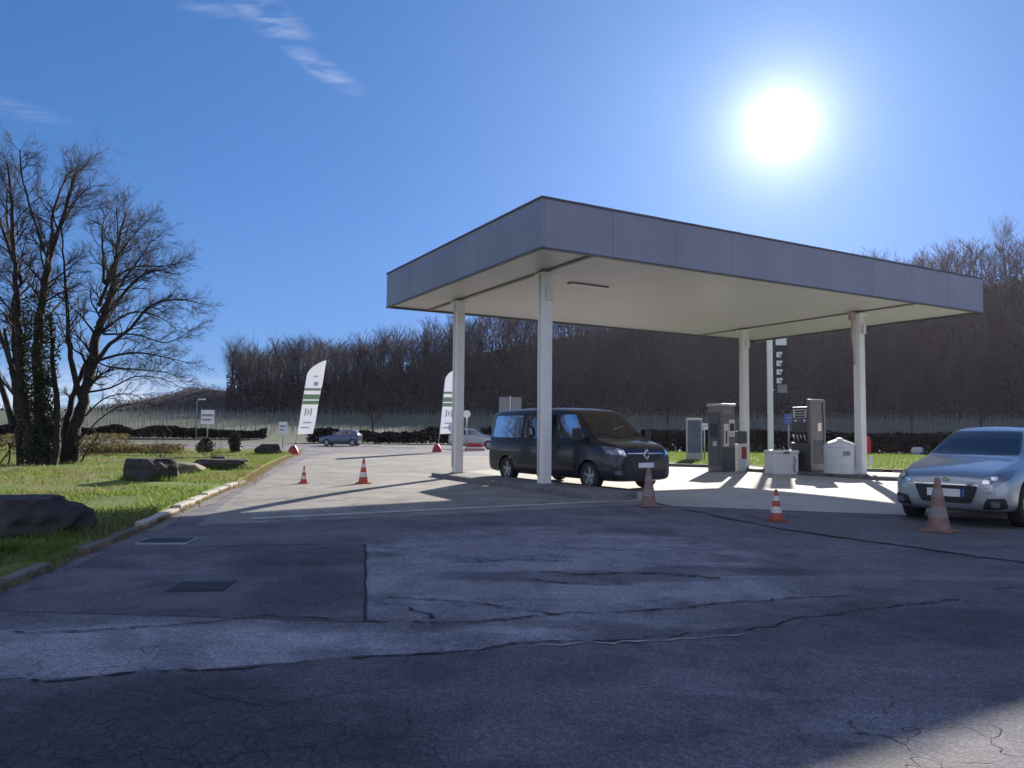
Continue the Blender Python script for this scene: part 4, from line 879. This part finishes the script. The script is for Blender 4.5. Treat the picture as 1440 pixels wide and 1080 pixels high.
def make_car(loc, rz, paint, lab, name='car', sc=1.0, grp=None):
    t = empty(name, loc, rz, label=lab, cat='car', group=grp)
    st = [(.83, .34, .56, .66, .60, .46), (.81, .26, .61, .72, .70, .55), (.70, .21, .67, .79, .80, .63), (.42, .19, .74, .86, .855, .68), (.0, .18, .82, .935, .875, .70), (-.32, .18, .87, .985, .875, .69), (-.47, .18, .90, 1.03, .875, .68), (-.8, .18, .92, 1.22, .87, .63), (-1.15, .18, .93, 1.395, .87, .575),
          (-1.4, .18, .94, 1.45, .87, .565), (-1.9, .18, .95, 1.475, .87, .565), (-2.5, .18, .97, 1.44, .86, .56), (-2.85, .20, .98, 1.32, .84, .55), (-3.03, .25, .97, 1.12, .81, .57), (-3.11, .34, .90, 1.0, .74, .52)]
    SW = [[(-.66, 1.0), (-1.62, 1.0), (-1.62, 1.36), (-1.22, 1.36)], [(-1.70, 1.0), (-2.55, 1.02), (-2.35, 1.34), (-1.70, 1.36)]]
    ins = lambda q: [(x + (sum(a for a, b in q) / 4 - x) * .06, z + (sum(b for a, b in q) / 4 - z) * .12) for x, z in q]
    wins = [([(x, -1.3, z) for x, z in ins(q)], (0, 2.6, 0)) for q in SW] + [([(-.9, -.63, 1.045), (-.9, .63, 1.045), (-.9, .50, 1.365), (-.9, -.50, 1.365)], (1.2, 0, 0)), ([(-3.4, -.56, 1.10), (-3.4, .56, 1.10), (-3.4, .47, 1.30), (-3.4, -.47, 1.30)], (.8, 0, 0))]
    inner = [(-.38, .70, .5, .93, .58), (-.62, .79, .36, 1.04, .55), (-.95, .80, .34, 1.22, .53), (-1.25, .80, .34, 1.34, .49), (-1.9, .80, .34, 1.40, .49), (-2.6, .79, .34, 1.35, .49), (-2.95, .74, .45, 1.14, .5)]
    body, bv = finish_body(loft(st, 0), (0, -2.54), .31, .87, 'body', paint, t, inner, wins)
    cabin(t, (-1.55, -2.45), .34, .36, (-.85, -.5, .7, .93), .36)
    patch(bv, [(0, -.68, 1.02), (0, .68, 1.02), (0, .53, 1.385), (0, -.53, 1.385)], (-1, 0, 0), 'windscreen', 'pane', t, .006, 24, 14, rnd_=.08)
    patch(bv, [(-3, -.6, 1.08), (-3, .6, 1.08), (-3, .5, 1.32), (-3, -.5, 1.32)], (1, 0, 0), 'rear_window', 'pane', t, .006, 14, 8, rnd_=.08)
    for s_ in (-1, 1):
        d = (0, -s_, 0); Y = s_ * 1.2
        patch(bv, [(-.66, Y, 1.0), (-1.62, Y, 1.0), (-1.62, Y, 1.36), (-1.22, Y, 1.36)], d, 'side_window', 'pane', t, .006, 12, 8, rnd_=.08)
        patch(bv, [(-1.70, Y, 1.0), (-2.55, Y, 1.02), (-2.35, Y, 1.34), (-1.70, Y, 1.36)], d, 'side_window', 'pane', t, .006, 12, 8, rnd_=.1)
        for xx in (-.52, -1.655, -2.3): patch(bv, [(xx, Y, .34), (xx + .012, Y, .34), (xx + .012, Y, .95), (xx, Y, .95)], d, 'door_seam', 'black', t, .002, 1, 10)
        for xx in (-1.42, -2.2): patch(bv, [(xx, Y, .86), (xx - .17, Y, .86), (xx - .17, Y, .885), (xx, Y, .885)], d, 'door_handle', paint, t, .004, 4, 2, thick=.028)
        patch(bv, [(.78, s_ * .46, .60), (.55, s_ * .78, .68), (.16, s_ * .84, .84), (.62, s_ * .50, .73)], (-.8, -s_ * .6, -.12), 'headlight', 'lamp', t, .008, 14, 8, rnd_=.15)
        hl = t.children[-1] if False else None
        for cx, cz, w_ in ((.60, .665, .05), (.72, .725, .05)):
            patch(bv, [(.9, s_ * (cx - w_), cz - w_ * .6), (.9, s_ * (cx + w_), cz - w_ * .4), (.9, s_ * (cx + w_), cz + w_ * .7), (.9, s_ * (cx - w_), cz + w_ * .5)], (-.8, -s_ * .35, -.12), 'headlamp_bulb', 'bulb', t, .014, 6, 6, rnd_=.4)
        patch(bv, [(.8, s_ * .50, .27), (.7, s_ * .80, .29), (.6, s_ * .78, .44), (.8, s_ * .56, .42)], (-1, 0, 0), 'fog_lamp_recess', 'black', t, .006, 8, 6, rnd_=.2)
        patch(bv, [(.8, s_ * .62, .31), (.7, s_ * .72, .31), (.6, s_ * .72, .39), (.8, s_ * .62, .39)], (-1, 0, 0), 'fog_light', 'lamp', t, .012, 5, 4, rnd_=.2)
        mr = MB().box(-.08, .05, 0, .17, .0, .13, M_=Matrix.Translation((-.72, s_ * .9 if s_ > 0 else -1.07, .98))).build('wing_mirror', paint, t, bevel=.03)
        MB().box(-.72, -.66, min(s_ * .74, s_ * .93), max(s_ * .74, s_ * .93), .985, 1.02).build('mirror_arm', 'black', mr, bevel=.008)
        MB().box(-.084, -.081, .02, .15, .02, .11, M_=Matrix.Translation((-.72, s_ * .9 if s_ > 0 else -1.07, .98))).build('mirror_glass', 'chrome', mr)
        patch(bv, [(-3.2, s_ * .55, .78), (-3.2, s_ * .82, .78), (-3.2, s_ * .82, .96), (-3.2, s_ * .58, .96)], (1, 0, 0), 'tail_light', 'red', t, .006, 5, 4)
    patch(bv, [(1, -.36, .34), (1, .36, .34), (1, .46, .60), (1, -.46, .60)], (-1, 0, 0), 'grille', 'black', t, .007, 16, 8, rnd_=.1)
    patch(bv, [(1, -.46, .595), (1, .46, .595), (1, .47, .615), (1, -.47, .615)], (-1, 0, 0), 'grille_trim', 'chrome', t, .012, 16, 1)
    patch(bv, [(1, -.62, .235), (1, .62, .235), (1, .66, .255), (1, -.66, .255)], (-1, 0, 0), 'bumper_trim', 'chrome', t, .012, 16, 1)
    x0 = bv.ray_cast(Vector((3, 0, .47)), Vector((-1, 0, 0)))[0].x + .012
    pl = MB().box(x0, x0 + .02, -.26, .26, .43, .54).build('number_plate', 'plate', t); MB().box(x0 + .0205, x0 + .0225, .215, .26, .43, .54).build('plate_band', 'plateblue', pl)
    em = MB().prism([(.0, -.05), (.035, -.02), (.03, .045), (-.01, .06), (-.035, .0)], 0, .012).build('emblem', 'chrome', t); em.matrix_local = Matrix.Translation((x0 - .0, 0, .675)) @ Matrix.Rotation(math.pi / 2, 4, 'Y')
    for s_ in (-1, 1): ring([(-.42, s_ * .1 - .1, 1.01), (-.55, s_ * .1 + .25, 1.075)], .008, 'black', 'wiper', t)
    for x in (0, -2.54):
        for s_ in (-1, 1): wheel(x, s_ * .775, .31, .2, t)
    t.scale = (sc, sc, sc * 1.07)
    return t
CAR = make_car((7.86, 13.3, .10), math.atan2(-.66, -.75), 'silver', 'silver hatchback at the right edge facing the forecourt cones', sc=1.06)
make_car((-15.6, 65.5, .14), math.pi - .1, 'bluepaint', 'small blue-grey car parked far off behind the left feather flag', sc=.88)
make_car((-1.6, 58, .16), -.12, 'silver', 'pale car far off, half hidden between the column and the van')

# ------------------------------------------------------------------ cones
def make_cone(h, mt, label, loc, grp='traffic cones on the forecourt', rz=0):
    t = empty('traffic_cone', loc, rz, label=label, cat='traffic cone', group=grp); s_ = h / .5; w_ = .14 * s_
    auto_smooth(MB().lathe([(.105 * s_, .03), (.1 * s_, .045), (.022 * s_, h - .01), (.018 * s_, h), (0, h)], 28).build('cone_body', mt, t), 40)
    MB().prism([(w_ * math.cos(a) * (1.28 if k % 2 else 1.0), w_ * math.sin(a) * (1.28 if k % 2 else 1.0)) for k, a in enumerate(np.linspace(0, 2 * math.pi, 17)[:-1])] if False else [(-w_, -w_ * .8), (-w_ * .8, -w_), (w_ * .8, -w_), (w_, -w_ * .8), (w_, w_ * .8), (w_ * .8, w_), (-w_ * .8, w_), (-w_, w_ * .8)], 0, .03).build('cone_base', mt if h > .6 else 'cone', t, bevel=.006)
    for a, c in ((.26, .46), (.64, .80)):
        f = lambda q: (.1 - (.1 - .022) * (q * h - .045) / (h - .055)) * s_ + .003 if False else (.1 * s_ + (.022 * s_ - .1 * s_) * (q * h - .045) / (h - .055)) + .003
        auto_smooth(MB().lathe([(f(a), a * h), (f(c), c * h)], 28).build('reflective_band', 'band' if mt == 'cone' else 'bandgrey', t), 40)
    return t
M['bandgrey'] = mat('dirty_band', (.30, .24, .23), .6, trans=.15)
make_cone(.44, 'cone', 'small dark orange cone on the road, leftmost of the cones', (-5.28, 19.56, .205))
make_cone(.64, 'cone', 'orange and white cone on the road beside the leftmost small cone', (-3.8, 19.76, .205), rz=.3)
make_cone(.53, 'cone', 'bright orange cone on the shadow edge between the van and silver car', (4.52, 13.09, gz(0, 13.09) + .009), rz=.5)
make_cone(.74, 'conefaded', 'dull faded cone in front of the van bumper', (2.68, 14.94, gz(0, 14.94) + .005), rz=.2)
make_cone(.84, 'conefaded', 'tall faded cone in front of the silver car number plate', (6.73, 12.11, gz(0, 12.11) + .009), rz=.7)

# ------------------------------------------------------------------ feather flags
def flag(base, lean, H, lab, bw=.82):
    t = empty('feather_flag', base, 0, label=lab, cat='flag', group='feather flags by the entrance')
    auto_smooth(MB().lathe([(0, 0), (.30, 0), (.30, .08), (.22, .34), (.09, .5), (0, .5)], 20).build('flag_base', 'red', t), 40)
    n = 26; pts = []
    for i in range(n + 1):
        s_ = i / n; z = .55 + (H - .55) * s_; x = .10 + lean * s_
        if s_ > .8: q = (s_ - .8) / .2; x += bw * .95 * q ** 2.2; z -= .06 * q * q
        pts.append(Vector((x, 0, z)))
    MB().tube(pts, [.022 - .014 * i / n for i in range(n + 1)], 8).build('pole', 'steelgrey', t, smooth=True)
    # banner rows: the left edge follows the pole, the right edge hangs straight
    rows = 60; A = []
    for j in range(rows + 1):
        s_ = .12 + .88 * j / rows; f = s_ * n; i = min(int(f), n - 1); L = pts[i].lerp(pts[i + 1], f - i); z = L.z
        xr = .10 + bw * (1 + .12 * s_) + lean * s_; xr = max(xr, L.x + .005)
        A.append([(L.x + (xr - L.x) * k / 12, .05 * math.sin(3.1 * z + 2.2 * k / 12) * (k / 12), z + (0 if s_ > .14 else .04 * (k / 12)) ) for k in range(13)])
    def sheet(j0, j1, k0, k1, name, m, off, par):
        V = [(p[0], p[1] + off, p[2]) for j in range(j0, j1 + 1) for p in A[j][k0:k1 + 1]]; q = k1 - k0 + 1
        return np_mesh(name, V, [(a * q + c, a * q + c + 1, (a + 1) * q + c + 1, (a + 1) * q + c) for a in range(j1 - j0) for c in range(q - 1)], m, par, True)
    bn = sheet(0, rows, 0, 12, 'banner', 'flagwhite', 0, t)
    for off in (-.006, .006):
        for j0, j1 in ((24, 27), (28, 32), (35, 37)): sheet(j0, j1, 0, 12, 'green_print', 'flaggreen', off, bn)
        for j0, j1, k0, k1 in ((15, 21, 3, 4), (15, 21, 7, 8), (16, 20, 5, 6), (9, 10, 3, 9), (5, 6, 2, 8), (39, 42, 6, 9), (46, 47, 5, 8)): sheet(j0, j1, k0, k1, 'grey_print', 'flaggrey', off * .8, bn)
    return t
flag((-11.45, 40.2, .2), .62, 5.05, 'white and green feather flag leaning right on a red base, left of the road')
flag((-4.65, 47.8, .2), .42, 5.45, 'white and green feather flag standing behind the leftmost canopy column', .95)

# red and white barrier blocks behind the column
b = empty('barrier', (-2.55, 52, .2), 0, label='red and white plastic barrier block behind the leftmost column', cat='barrier')
MB().box(-.6, .75, -.25, .25, 0, .26).build('white_block', 'band', b, bevel=.05); MB().box(-.45, .6, -.2, .2, .265, .52).build('red_block', 'red', b, bevel=.06); MB().box(-.61, .76, -.26, .26, .08, .15).build('red_stripe', 'cone', b)

# ------------------------------------------------------------------ signs and posts
def sign(name, base, H, w_, h, lab, face='signwhite', post='steelgrey', round_=False, split=False, cat='sign', rz=0):
    t = empty(name, base, rz, label=lab, cat=cat); MB().tube([(0, .05, 0), (0, .05, H)], .035, 8).build('post', post, t, smooth=True)
    if round_: p = MB().lathe([(0, -.01), (w_ / 2, -.01), (w_ / 2, .01), (0, .01)], 24, Matrix.Translation((0, -.02, H)) @ Matrix.Rotation(math.pi / 2, 4, 'X')).build('sign_plate', face, t)
    elif split:
        for s_ in (-1, 1): p = MB().box(s_ * .1 if s_ > 0 else -w_ / 2, w_ / 2 if s_ > 0 else -.1, -.02, .0, H - h, H).build('sign_plate', face, t, bevel=.005)
        MB().box(-.06, .06, -.03, .03, H - h - .1, H + .08).build('centre_post', 'display', t)
    else:
        p = MB().box(-w_ / 2, w_ / 2, -.02, .0, H - h, H).build('sign_plate', face, t, bevel=.005)
        MB().box(-w_ / 2 + .06, w_ / 2 - .06, -.024, -.0205, H - h * .45, H - h * .3).build('sign_print', 'signgrey', p); MB().box(-w_ / 2 + .06, w_ / 2 - .2, -.024, -.0205, H - h * .75, H - h * .62).build('sign_print', 'signgrey', p)
    return t
sign('information_sign', (-21.9, 55, terr(-21.9, 55)), 2.75, .95, 1.02, 'pale square sign on a post above the squat evergreen bush, left of the road')
sign('information_sign', (-16.45, 55, terr(-16.45, 55)), 1.95, .58, .85, 'small whitish sign between the dark boulder and the left feather flag')
sign('direction_sign', (-.12, 60, terr(-.12, 60)), 4.1, 1.75, 1.25, 'grey two-panel sign on a post above the roof of the van', 'signgrey', split=True)
sign('round_sign', (-2.95, 50, .2), 2.45, .5, .5, 'small round sign on a thin post between the column and the van', round_=True)
lt = empty('street_lamp', (-33, 80, terr(-33, 80)), 0, label='thin street lamp with a pale head far behind the white sign', cat='street lamp')
MB().tube([(0, 0, 0), (0, 0, 4.1), (.3, 0, 4.3)], [.06, .04, .03], 8).build('lamp_post', 'steelgrey', lt, smooth=True); MB().box(.1, .8, -.12, .12, 4.25, 4.38).build('lamp_head', 'display', lt, bevel=.03)
# price totem
pt = empty('price_totem', (12.2, 36, .2), -.1, label='tall white pole with a narrow dark price board behind the canopy', cat='price sign')
MB().box(-.12, .12, -.1, .1, 0, 7.2).build('pole', 'white', pt, bevel=.02)
bd = MB().box(.22, .82, -.05, .05, 2.9, 6.9).build('price_board', 'darkboard', pt)
for z in (3.4, 6.4): MB().box(.121, .219, -.03, .03, z, z + .06).build('bracket', 'steelgrey', pt)
MB().box(.27, .77, -.07, -.051, 5.55, 5.98).build('board_header', 'signwhite', bd); MB().box(.33, .77, -.07, -.051, 3.30, 3.68).build('board_footer', 'signgrey', bd)
for k in range(4):
    z = 5.02 - k * .41; b = MB()
    for (x0, x1, z0, z1) in ((.30, .42, .0, .26), (.44, .50, .0, .10), (.44, .56, .14, .26)): b.box(x0, x1, -.07, -.051, z + z0 - .05, z + z1 - .05)
    b.build('price_figures', 'signwhite', bd)
bs_ = sign('parking_sign', (12.2, 33.6, .28), 2.15, .42, .42, 'small blue square sign on a post beside the price totem', 'signblue')
ib = empty('information_pillar', (8.6, 36, .28), -.15, label='grey-blue upright panel standing on the grass left of the pumps', cat='pillar')
MB().box(-.37, .37, -.09, .09, 0, 1.98).build('frame', 'steelgrey', ib, bevel=.02); MB().box(-.30, .30, -.1, -.091, .35, 1.88).build('panel_face', mat('slate_panel', (.10, .13, .19), .3, var=.5, vscale=6), ib)
sg = sign('small_notice', (9.35, 37, .28), 1.75, .34, .3, 'tiny pale notice on a stake just right of the grey-blue panel')

# ------------------------------------------------------------------ pumps and forecourt kit
def pump(loc, label, h=2.42, wd=.82, dp=.74, light_head=True):
    """wd runs along the island, the working faces look across it"""
    t = empty('fuel_pump', loc, CA, label=label, cat='fuel pump', group='fuel pumps on the right island')
    MB().box(-dp / 2, dp / 2, -wd / 2, wd / 2, 0, .95).build('cabinet', 'pumpgrey', t, bevel=.02)
    MB().box(-dp / 2 + .05, dp / 2 - .05, -wd / 2 + .001, -wd / 2 + .17, .951, h).build('hose_mast', 'pumpbrown', t, bevel=.02)
    MB().box(-dp / 2 - .004, dp / 2 + .004, -wd / 2 - .012, -wd / 2 - .001, .05, h - .02).build('end_panel', 'pumpbrown', t)
    ep = MB().box(-dp / 2 + .12, dp / 2 - .12, -wd / 2 - .018, -wd / 2 - .0125, .25, 1.05).build('service_door', 'pumpgrey', t)
    MB().box(-.02, .16, -wd / 2 - .018, -wd / 2 - .0125, 1.35, 1.62).build('notice_plate', 'signwhite', t); MB().box(-.16, -.06, -wd / 2 - .018, -wd / 2 - .0125, 1.42, 1.52).build('warning_plate', 'cone', t)
    MB().tube([(.2, -wd / 2 - .03, h - .1), (.24, -wd / 2 - .05, 1.5), (.22, -wd / 2 - .06, .7), (.26, -wd / 2 - .04, .3)], .014, 6).build('cable', 'black', t, smooth=True)
    hd = MB().box(-dp / 2 + .08, dp / 2 - .08, -wd / 2 + .172, wd / 2, 1.32, h - .25).build('display_head', 'pumpgrey', t, bevel=.02)
    MB().box(-dp / 2 + .12, dp / 2 - .12, -wd / 2 + .2, wd / 2 - .05, .951, 1.319).build('nozzle_bay', 'black', t)
    for s_ in (-1, 1):
        x = s_ * (dp / 2 - .075); MB().box(min(x, x + s_ * .012), max(x, x + s_ * .012), -wd / 2 + .22, wd / 2 - .06, h - .62, h - .34).build('display_panel', 'display', hd)
        for k in range(3): MB().box(min(x, x + s_ * .02), max(x, x + s_ * .02), -wd / 2 + .27, wd / 2 - .14, h - .60 + k * .085, h - .545 + k * .085).build('readout', 'darkboard', hd)
        for k in range(4): MB().box(min(x, x + s_ * .016), max(x, x + s_ * .016), -wd / 2 + .25 + k * .125, -wd / 2 + .33 + k * .125, h - .76, h - .68).build('grade_label', ('signwhite', 'signblue', 'ochre', 'signwhite')[k], hd)
        for k in range(4):
            y = -wd / 2 + .27 + k * (wd - .38) / 3; xo = s_ * (dp / 2 - .10)
            nz = MB().tube([(xo, y, 1.0), (xo + s_ * .05, y, 1.12), (xo + s_ * .10, y, 1.22)], .022, 8).build('nozzle', 'chrome' if k % 2 else 'display', t, smooth=True)
            MB().tube([(xo + s_ * .02, y, 1.02), (xo + s_ * .10, y, .62), (xo + s_ * .13, y + .02, .34), (xo + s_ * .08, y - .03, .22), (xo + s_ * .03, y - .04, .5), (xo + s_ * .0, -wd / 2 + .1, 1.4)], .013, 6).build('hose', 'black', nz, smooth=True)
    return t
pump((10.12, 26.1, .33), 'taller fuel pump with a row of nozzles, between the white cover and white box')
p1 = empty('payment_terminal', (7.55, 27.5, .21), CA, label='tall taupe self-service terminal left of the far column', cat='terminal')
MB().box(-.33, .33, -.34, .34, 0, 2.32).build('housing', 'pumpbrown', p1, bevel=.02); MB().box(-.35, .35, -.36, .36, 2.33, 2.42).build('top_cap', 'steelgrey', p1, bevel=.01)
MB().box(.03, .30, -.36, -.341, 1.25, 1.85).build('cream_panel', 'cream', p1, bevel=.004); MB().box(-.22, .0, -.36, -.341, .9, 1.7).build('card_slot_frame', 'cream', p1); MB().box(-.15, -.08, -.372, -.361, 1.0, 1.45).build('card_slot', 'black', p1); MB().box(-.30, .31, -.36, -.341, .05, .85).build('lower_door', 'pumpgrey', p1)
MB().box(-.36, -.331, -.28, .28, .2, 2.1).build('side_panel', 'pumpgrey', p1)
MB().box(-.372, -.361, -.18, .18, 1.2, 1.7).build('screen', 'darkboard', p1); MB().box(-.372, -.361, -.15, .05, .9, 1.08).build('keypad', 'steelgrey', p1); MB().box(.06, .27, -.366, -.3601, 1.45, 1.72).build('screen', 'darkboard', p1); MB().box(.08, .25, -.366, -.3601, 1.3, 1.38).build('keypad', 'steelgrey', p1); MB().box(-.2, .2, -.352, -.341, 2.05, 2.2).build('name_panel', 'signgrey', p1)
fe = empty('extinguisher_box', (8.28, 27.75, .21), CA, label='white box with a red extinguisher on its front, beside the far column', cat='box')
MB().box(-.2, .2, -.15, .15, 0, .98).build('box_body', 'tank', fe, bevel=.02); MB().box(-.05, .16, -.19, -.151, .45, .88).build('red_panel', 'red', fe, bevel=.01); MB().box(-.2, .25, -.13, .1, 1.0, 1.45).build('waste_bin', 'pumpgrey', fe, bevel=.03)
wb = empty('storage_chest', (9.15, 25.95, .21), .15, label='low white chest with dark handle in front of the taller fuel pump', cat='chest')
MB().box(-.46, .46, -.3, .3, 0, .70).build('chest_body', 'tank', wb, bevel=.03); MB().box(-.48, .48, -.32, .32, .705, .82).build('lid', 'tank', wb, bevel=.03); MB().box(-.08, .12, -.335, -.321, .71, .76).build('handle', 'black', wb)
MB().tube([(.28, -.315, .62), (.33, -.33, .45), (.27, -.33, .25), (.33, -.32, .08)], .014, 6).build('strap', 'black', wb, smooth=True)
tk = empty('round_cover', (10.62, 24.75, .325), 0, label='white round plastic cover with shallow conical top by the right column', cat='cover')
auto_smooth(MB().lathe([(0, 0), (.50, 0), (.50, .03), (.485, .05), (.485, .88), (.46, .94), (.38, .99), (.2, 1.06), (.1, 1.10), (.09, 1.13), (0, 1.14)], 40).build('drum', 'tank', tk), 35)
auto_smooth(MB().lathe([(.487, .82), (.505, .83), (.505, .87), (.487, .88)], 40).build('rim', 'tank', tk), 35)
for zz in (.28, .55): auto_smooth(MB().lathe([(.486, zz), (.494, zz + .01), (.494, zz + .03), (.486, zz + .04)], 40).build('rib', 'tank', tk), 35)
MB().box(-.1, .12, -.5, -.487, .58, .72).build('label_plate', 'signgrey', tk)
ex = empty('fire_extinguisher', tuple(cuv(13.245 + .02, 2.066 - .24, 1.0)), CA, label='red fire extinguisher hung on the rightmost column', cat='extinguisher')
ex.location = tuple(cuv(13.245 + .24, 2.066 - .1, 1.0))
auto_smooth(MB().lathe([(0, .0), (.07, .0), (.075, .04), (.075, .40), (.04, .48), (.025, .52), (0, .52)], 20).build('cylinder', 'red', ex), 40); MB().box(-.03, .05, -.015, .015, .52, .57).build('valve_handle', 'black', ex)
MB().box(-.07, .07, -.09, -.08, -.42, -.08).build('notice', 'signwhite', ex)
# hanging hose reel arm by the right column
hr_ = empty('hanging_hose', tuple(cuv(13.0, 2.0, 5.3)), CA, label='reddish hose loop hanging from the canopy beside the rightmost column', cat='hose')
MB().tube([(-.12, 0, .1), (-.16, 0, -.1), (-.2, 0, -.5), (-.12, 0, -.9), (-.08, 0, -1.5)], .03, 8).build('hose_loop', mat('faded_red_hose', (.40, .30, .27), .6), hr_, smooth=True); MB().box(-.26, -.08, -.08, .08, -.1, .17).build('reel_box', mat('red_grey_box', (.38, .31, .29), .6), hr_, bevel=.03)

# manhole covers
for x, y, lx, ly, lab in [(-4.72, 10.62, .34, .26, 'dark drain grating in the gutter where the shadow meets the kerb'), (-3.1, 7.78, .27, .24, 'dark square manhole cover in the shaded road patch')]:
    t = empty('drain_cover', (x, y, gz(x, y)), .1, label=lab, cat='drain cover'); b = MB().box(-lx, lx, -ly, ly, -.02, .014).build('frame', 'steelgrey' if y > 9 else 'iron', t)
    c = MB(); n = 7
    for k in range(n): c.box(-lx + .03, lx - .03, -ly + .03 + k * (2 * ly - .06) / n, -ly + .03 + (k + .7) * (2 * ly - .06) / n, .0145, .019)
    c.build('grating', 'iron', t)

# thin air haze, added also to imitate the sun's flare veil over the hill
hz = MB().box(-160, 260, -40, 300, -1.5, 70).build('haze', mat('unused', (1, 1, 1))); hz.data.materials.clear(); tag(hz, kind='stuff')
hm = bpy.data.materials.new('haze_air'); hm.use_nodes = True; ht = NT(hm.node_tree); pv = ht.new('ShaderNodeVolumePrincipled')
pv.inputs['Color'].default_value = (.84, .78, 1, 1); pv.inputs['Density'].default_value = .00006; pv.inputs['Anisotropy'].default_value = .68
ht.l.new(pv.outputs[0], ht.new('ShaderNodeOutputMaterial').inputs['Volume']); hz.data.materials.append(hm)
S.cycles.volume_bounces = 0
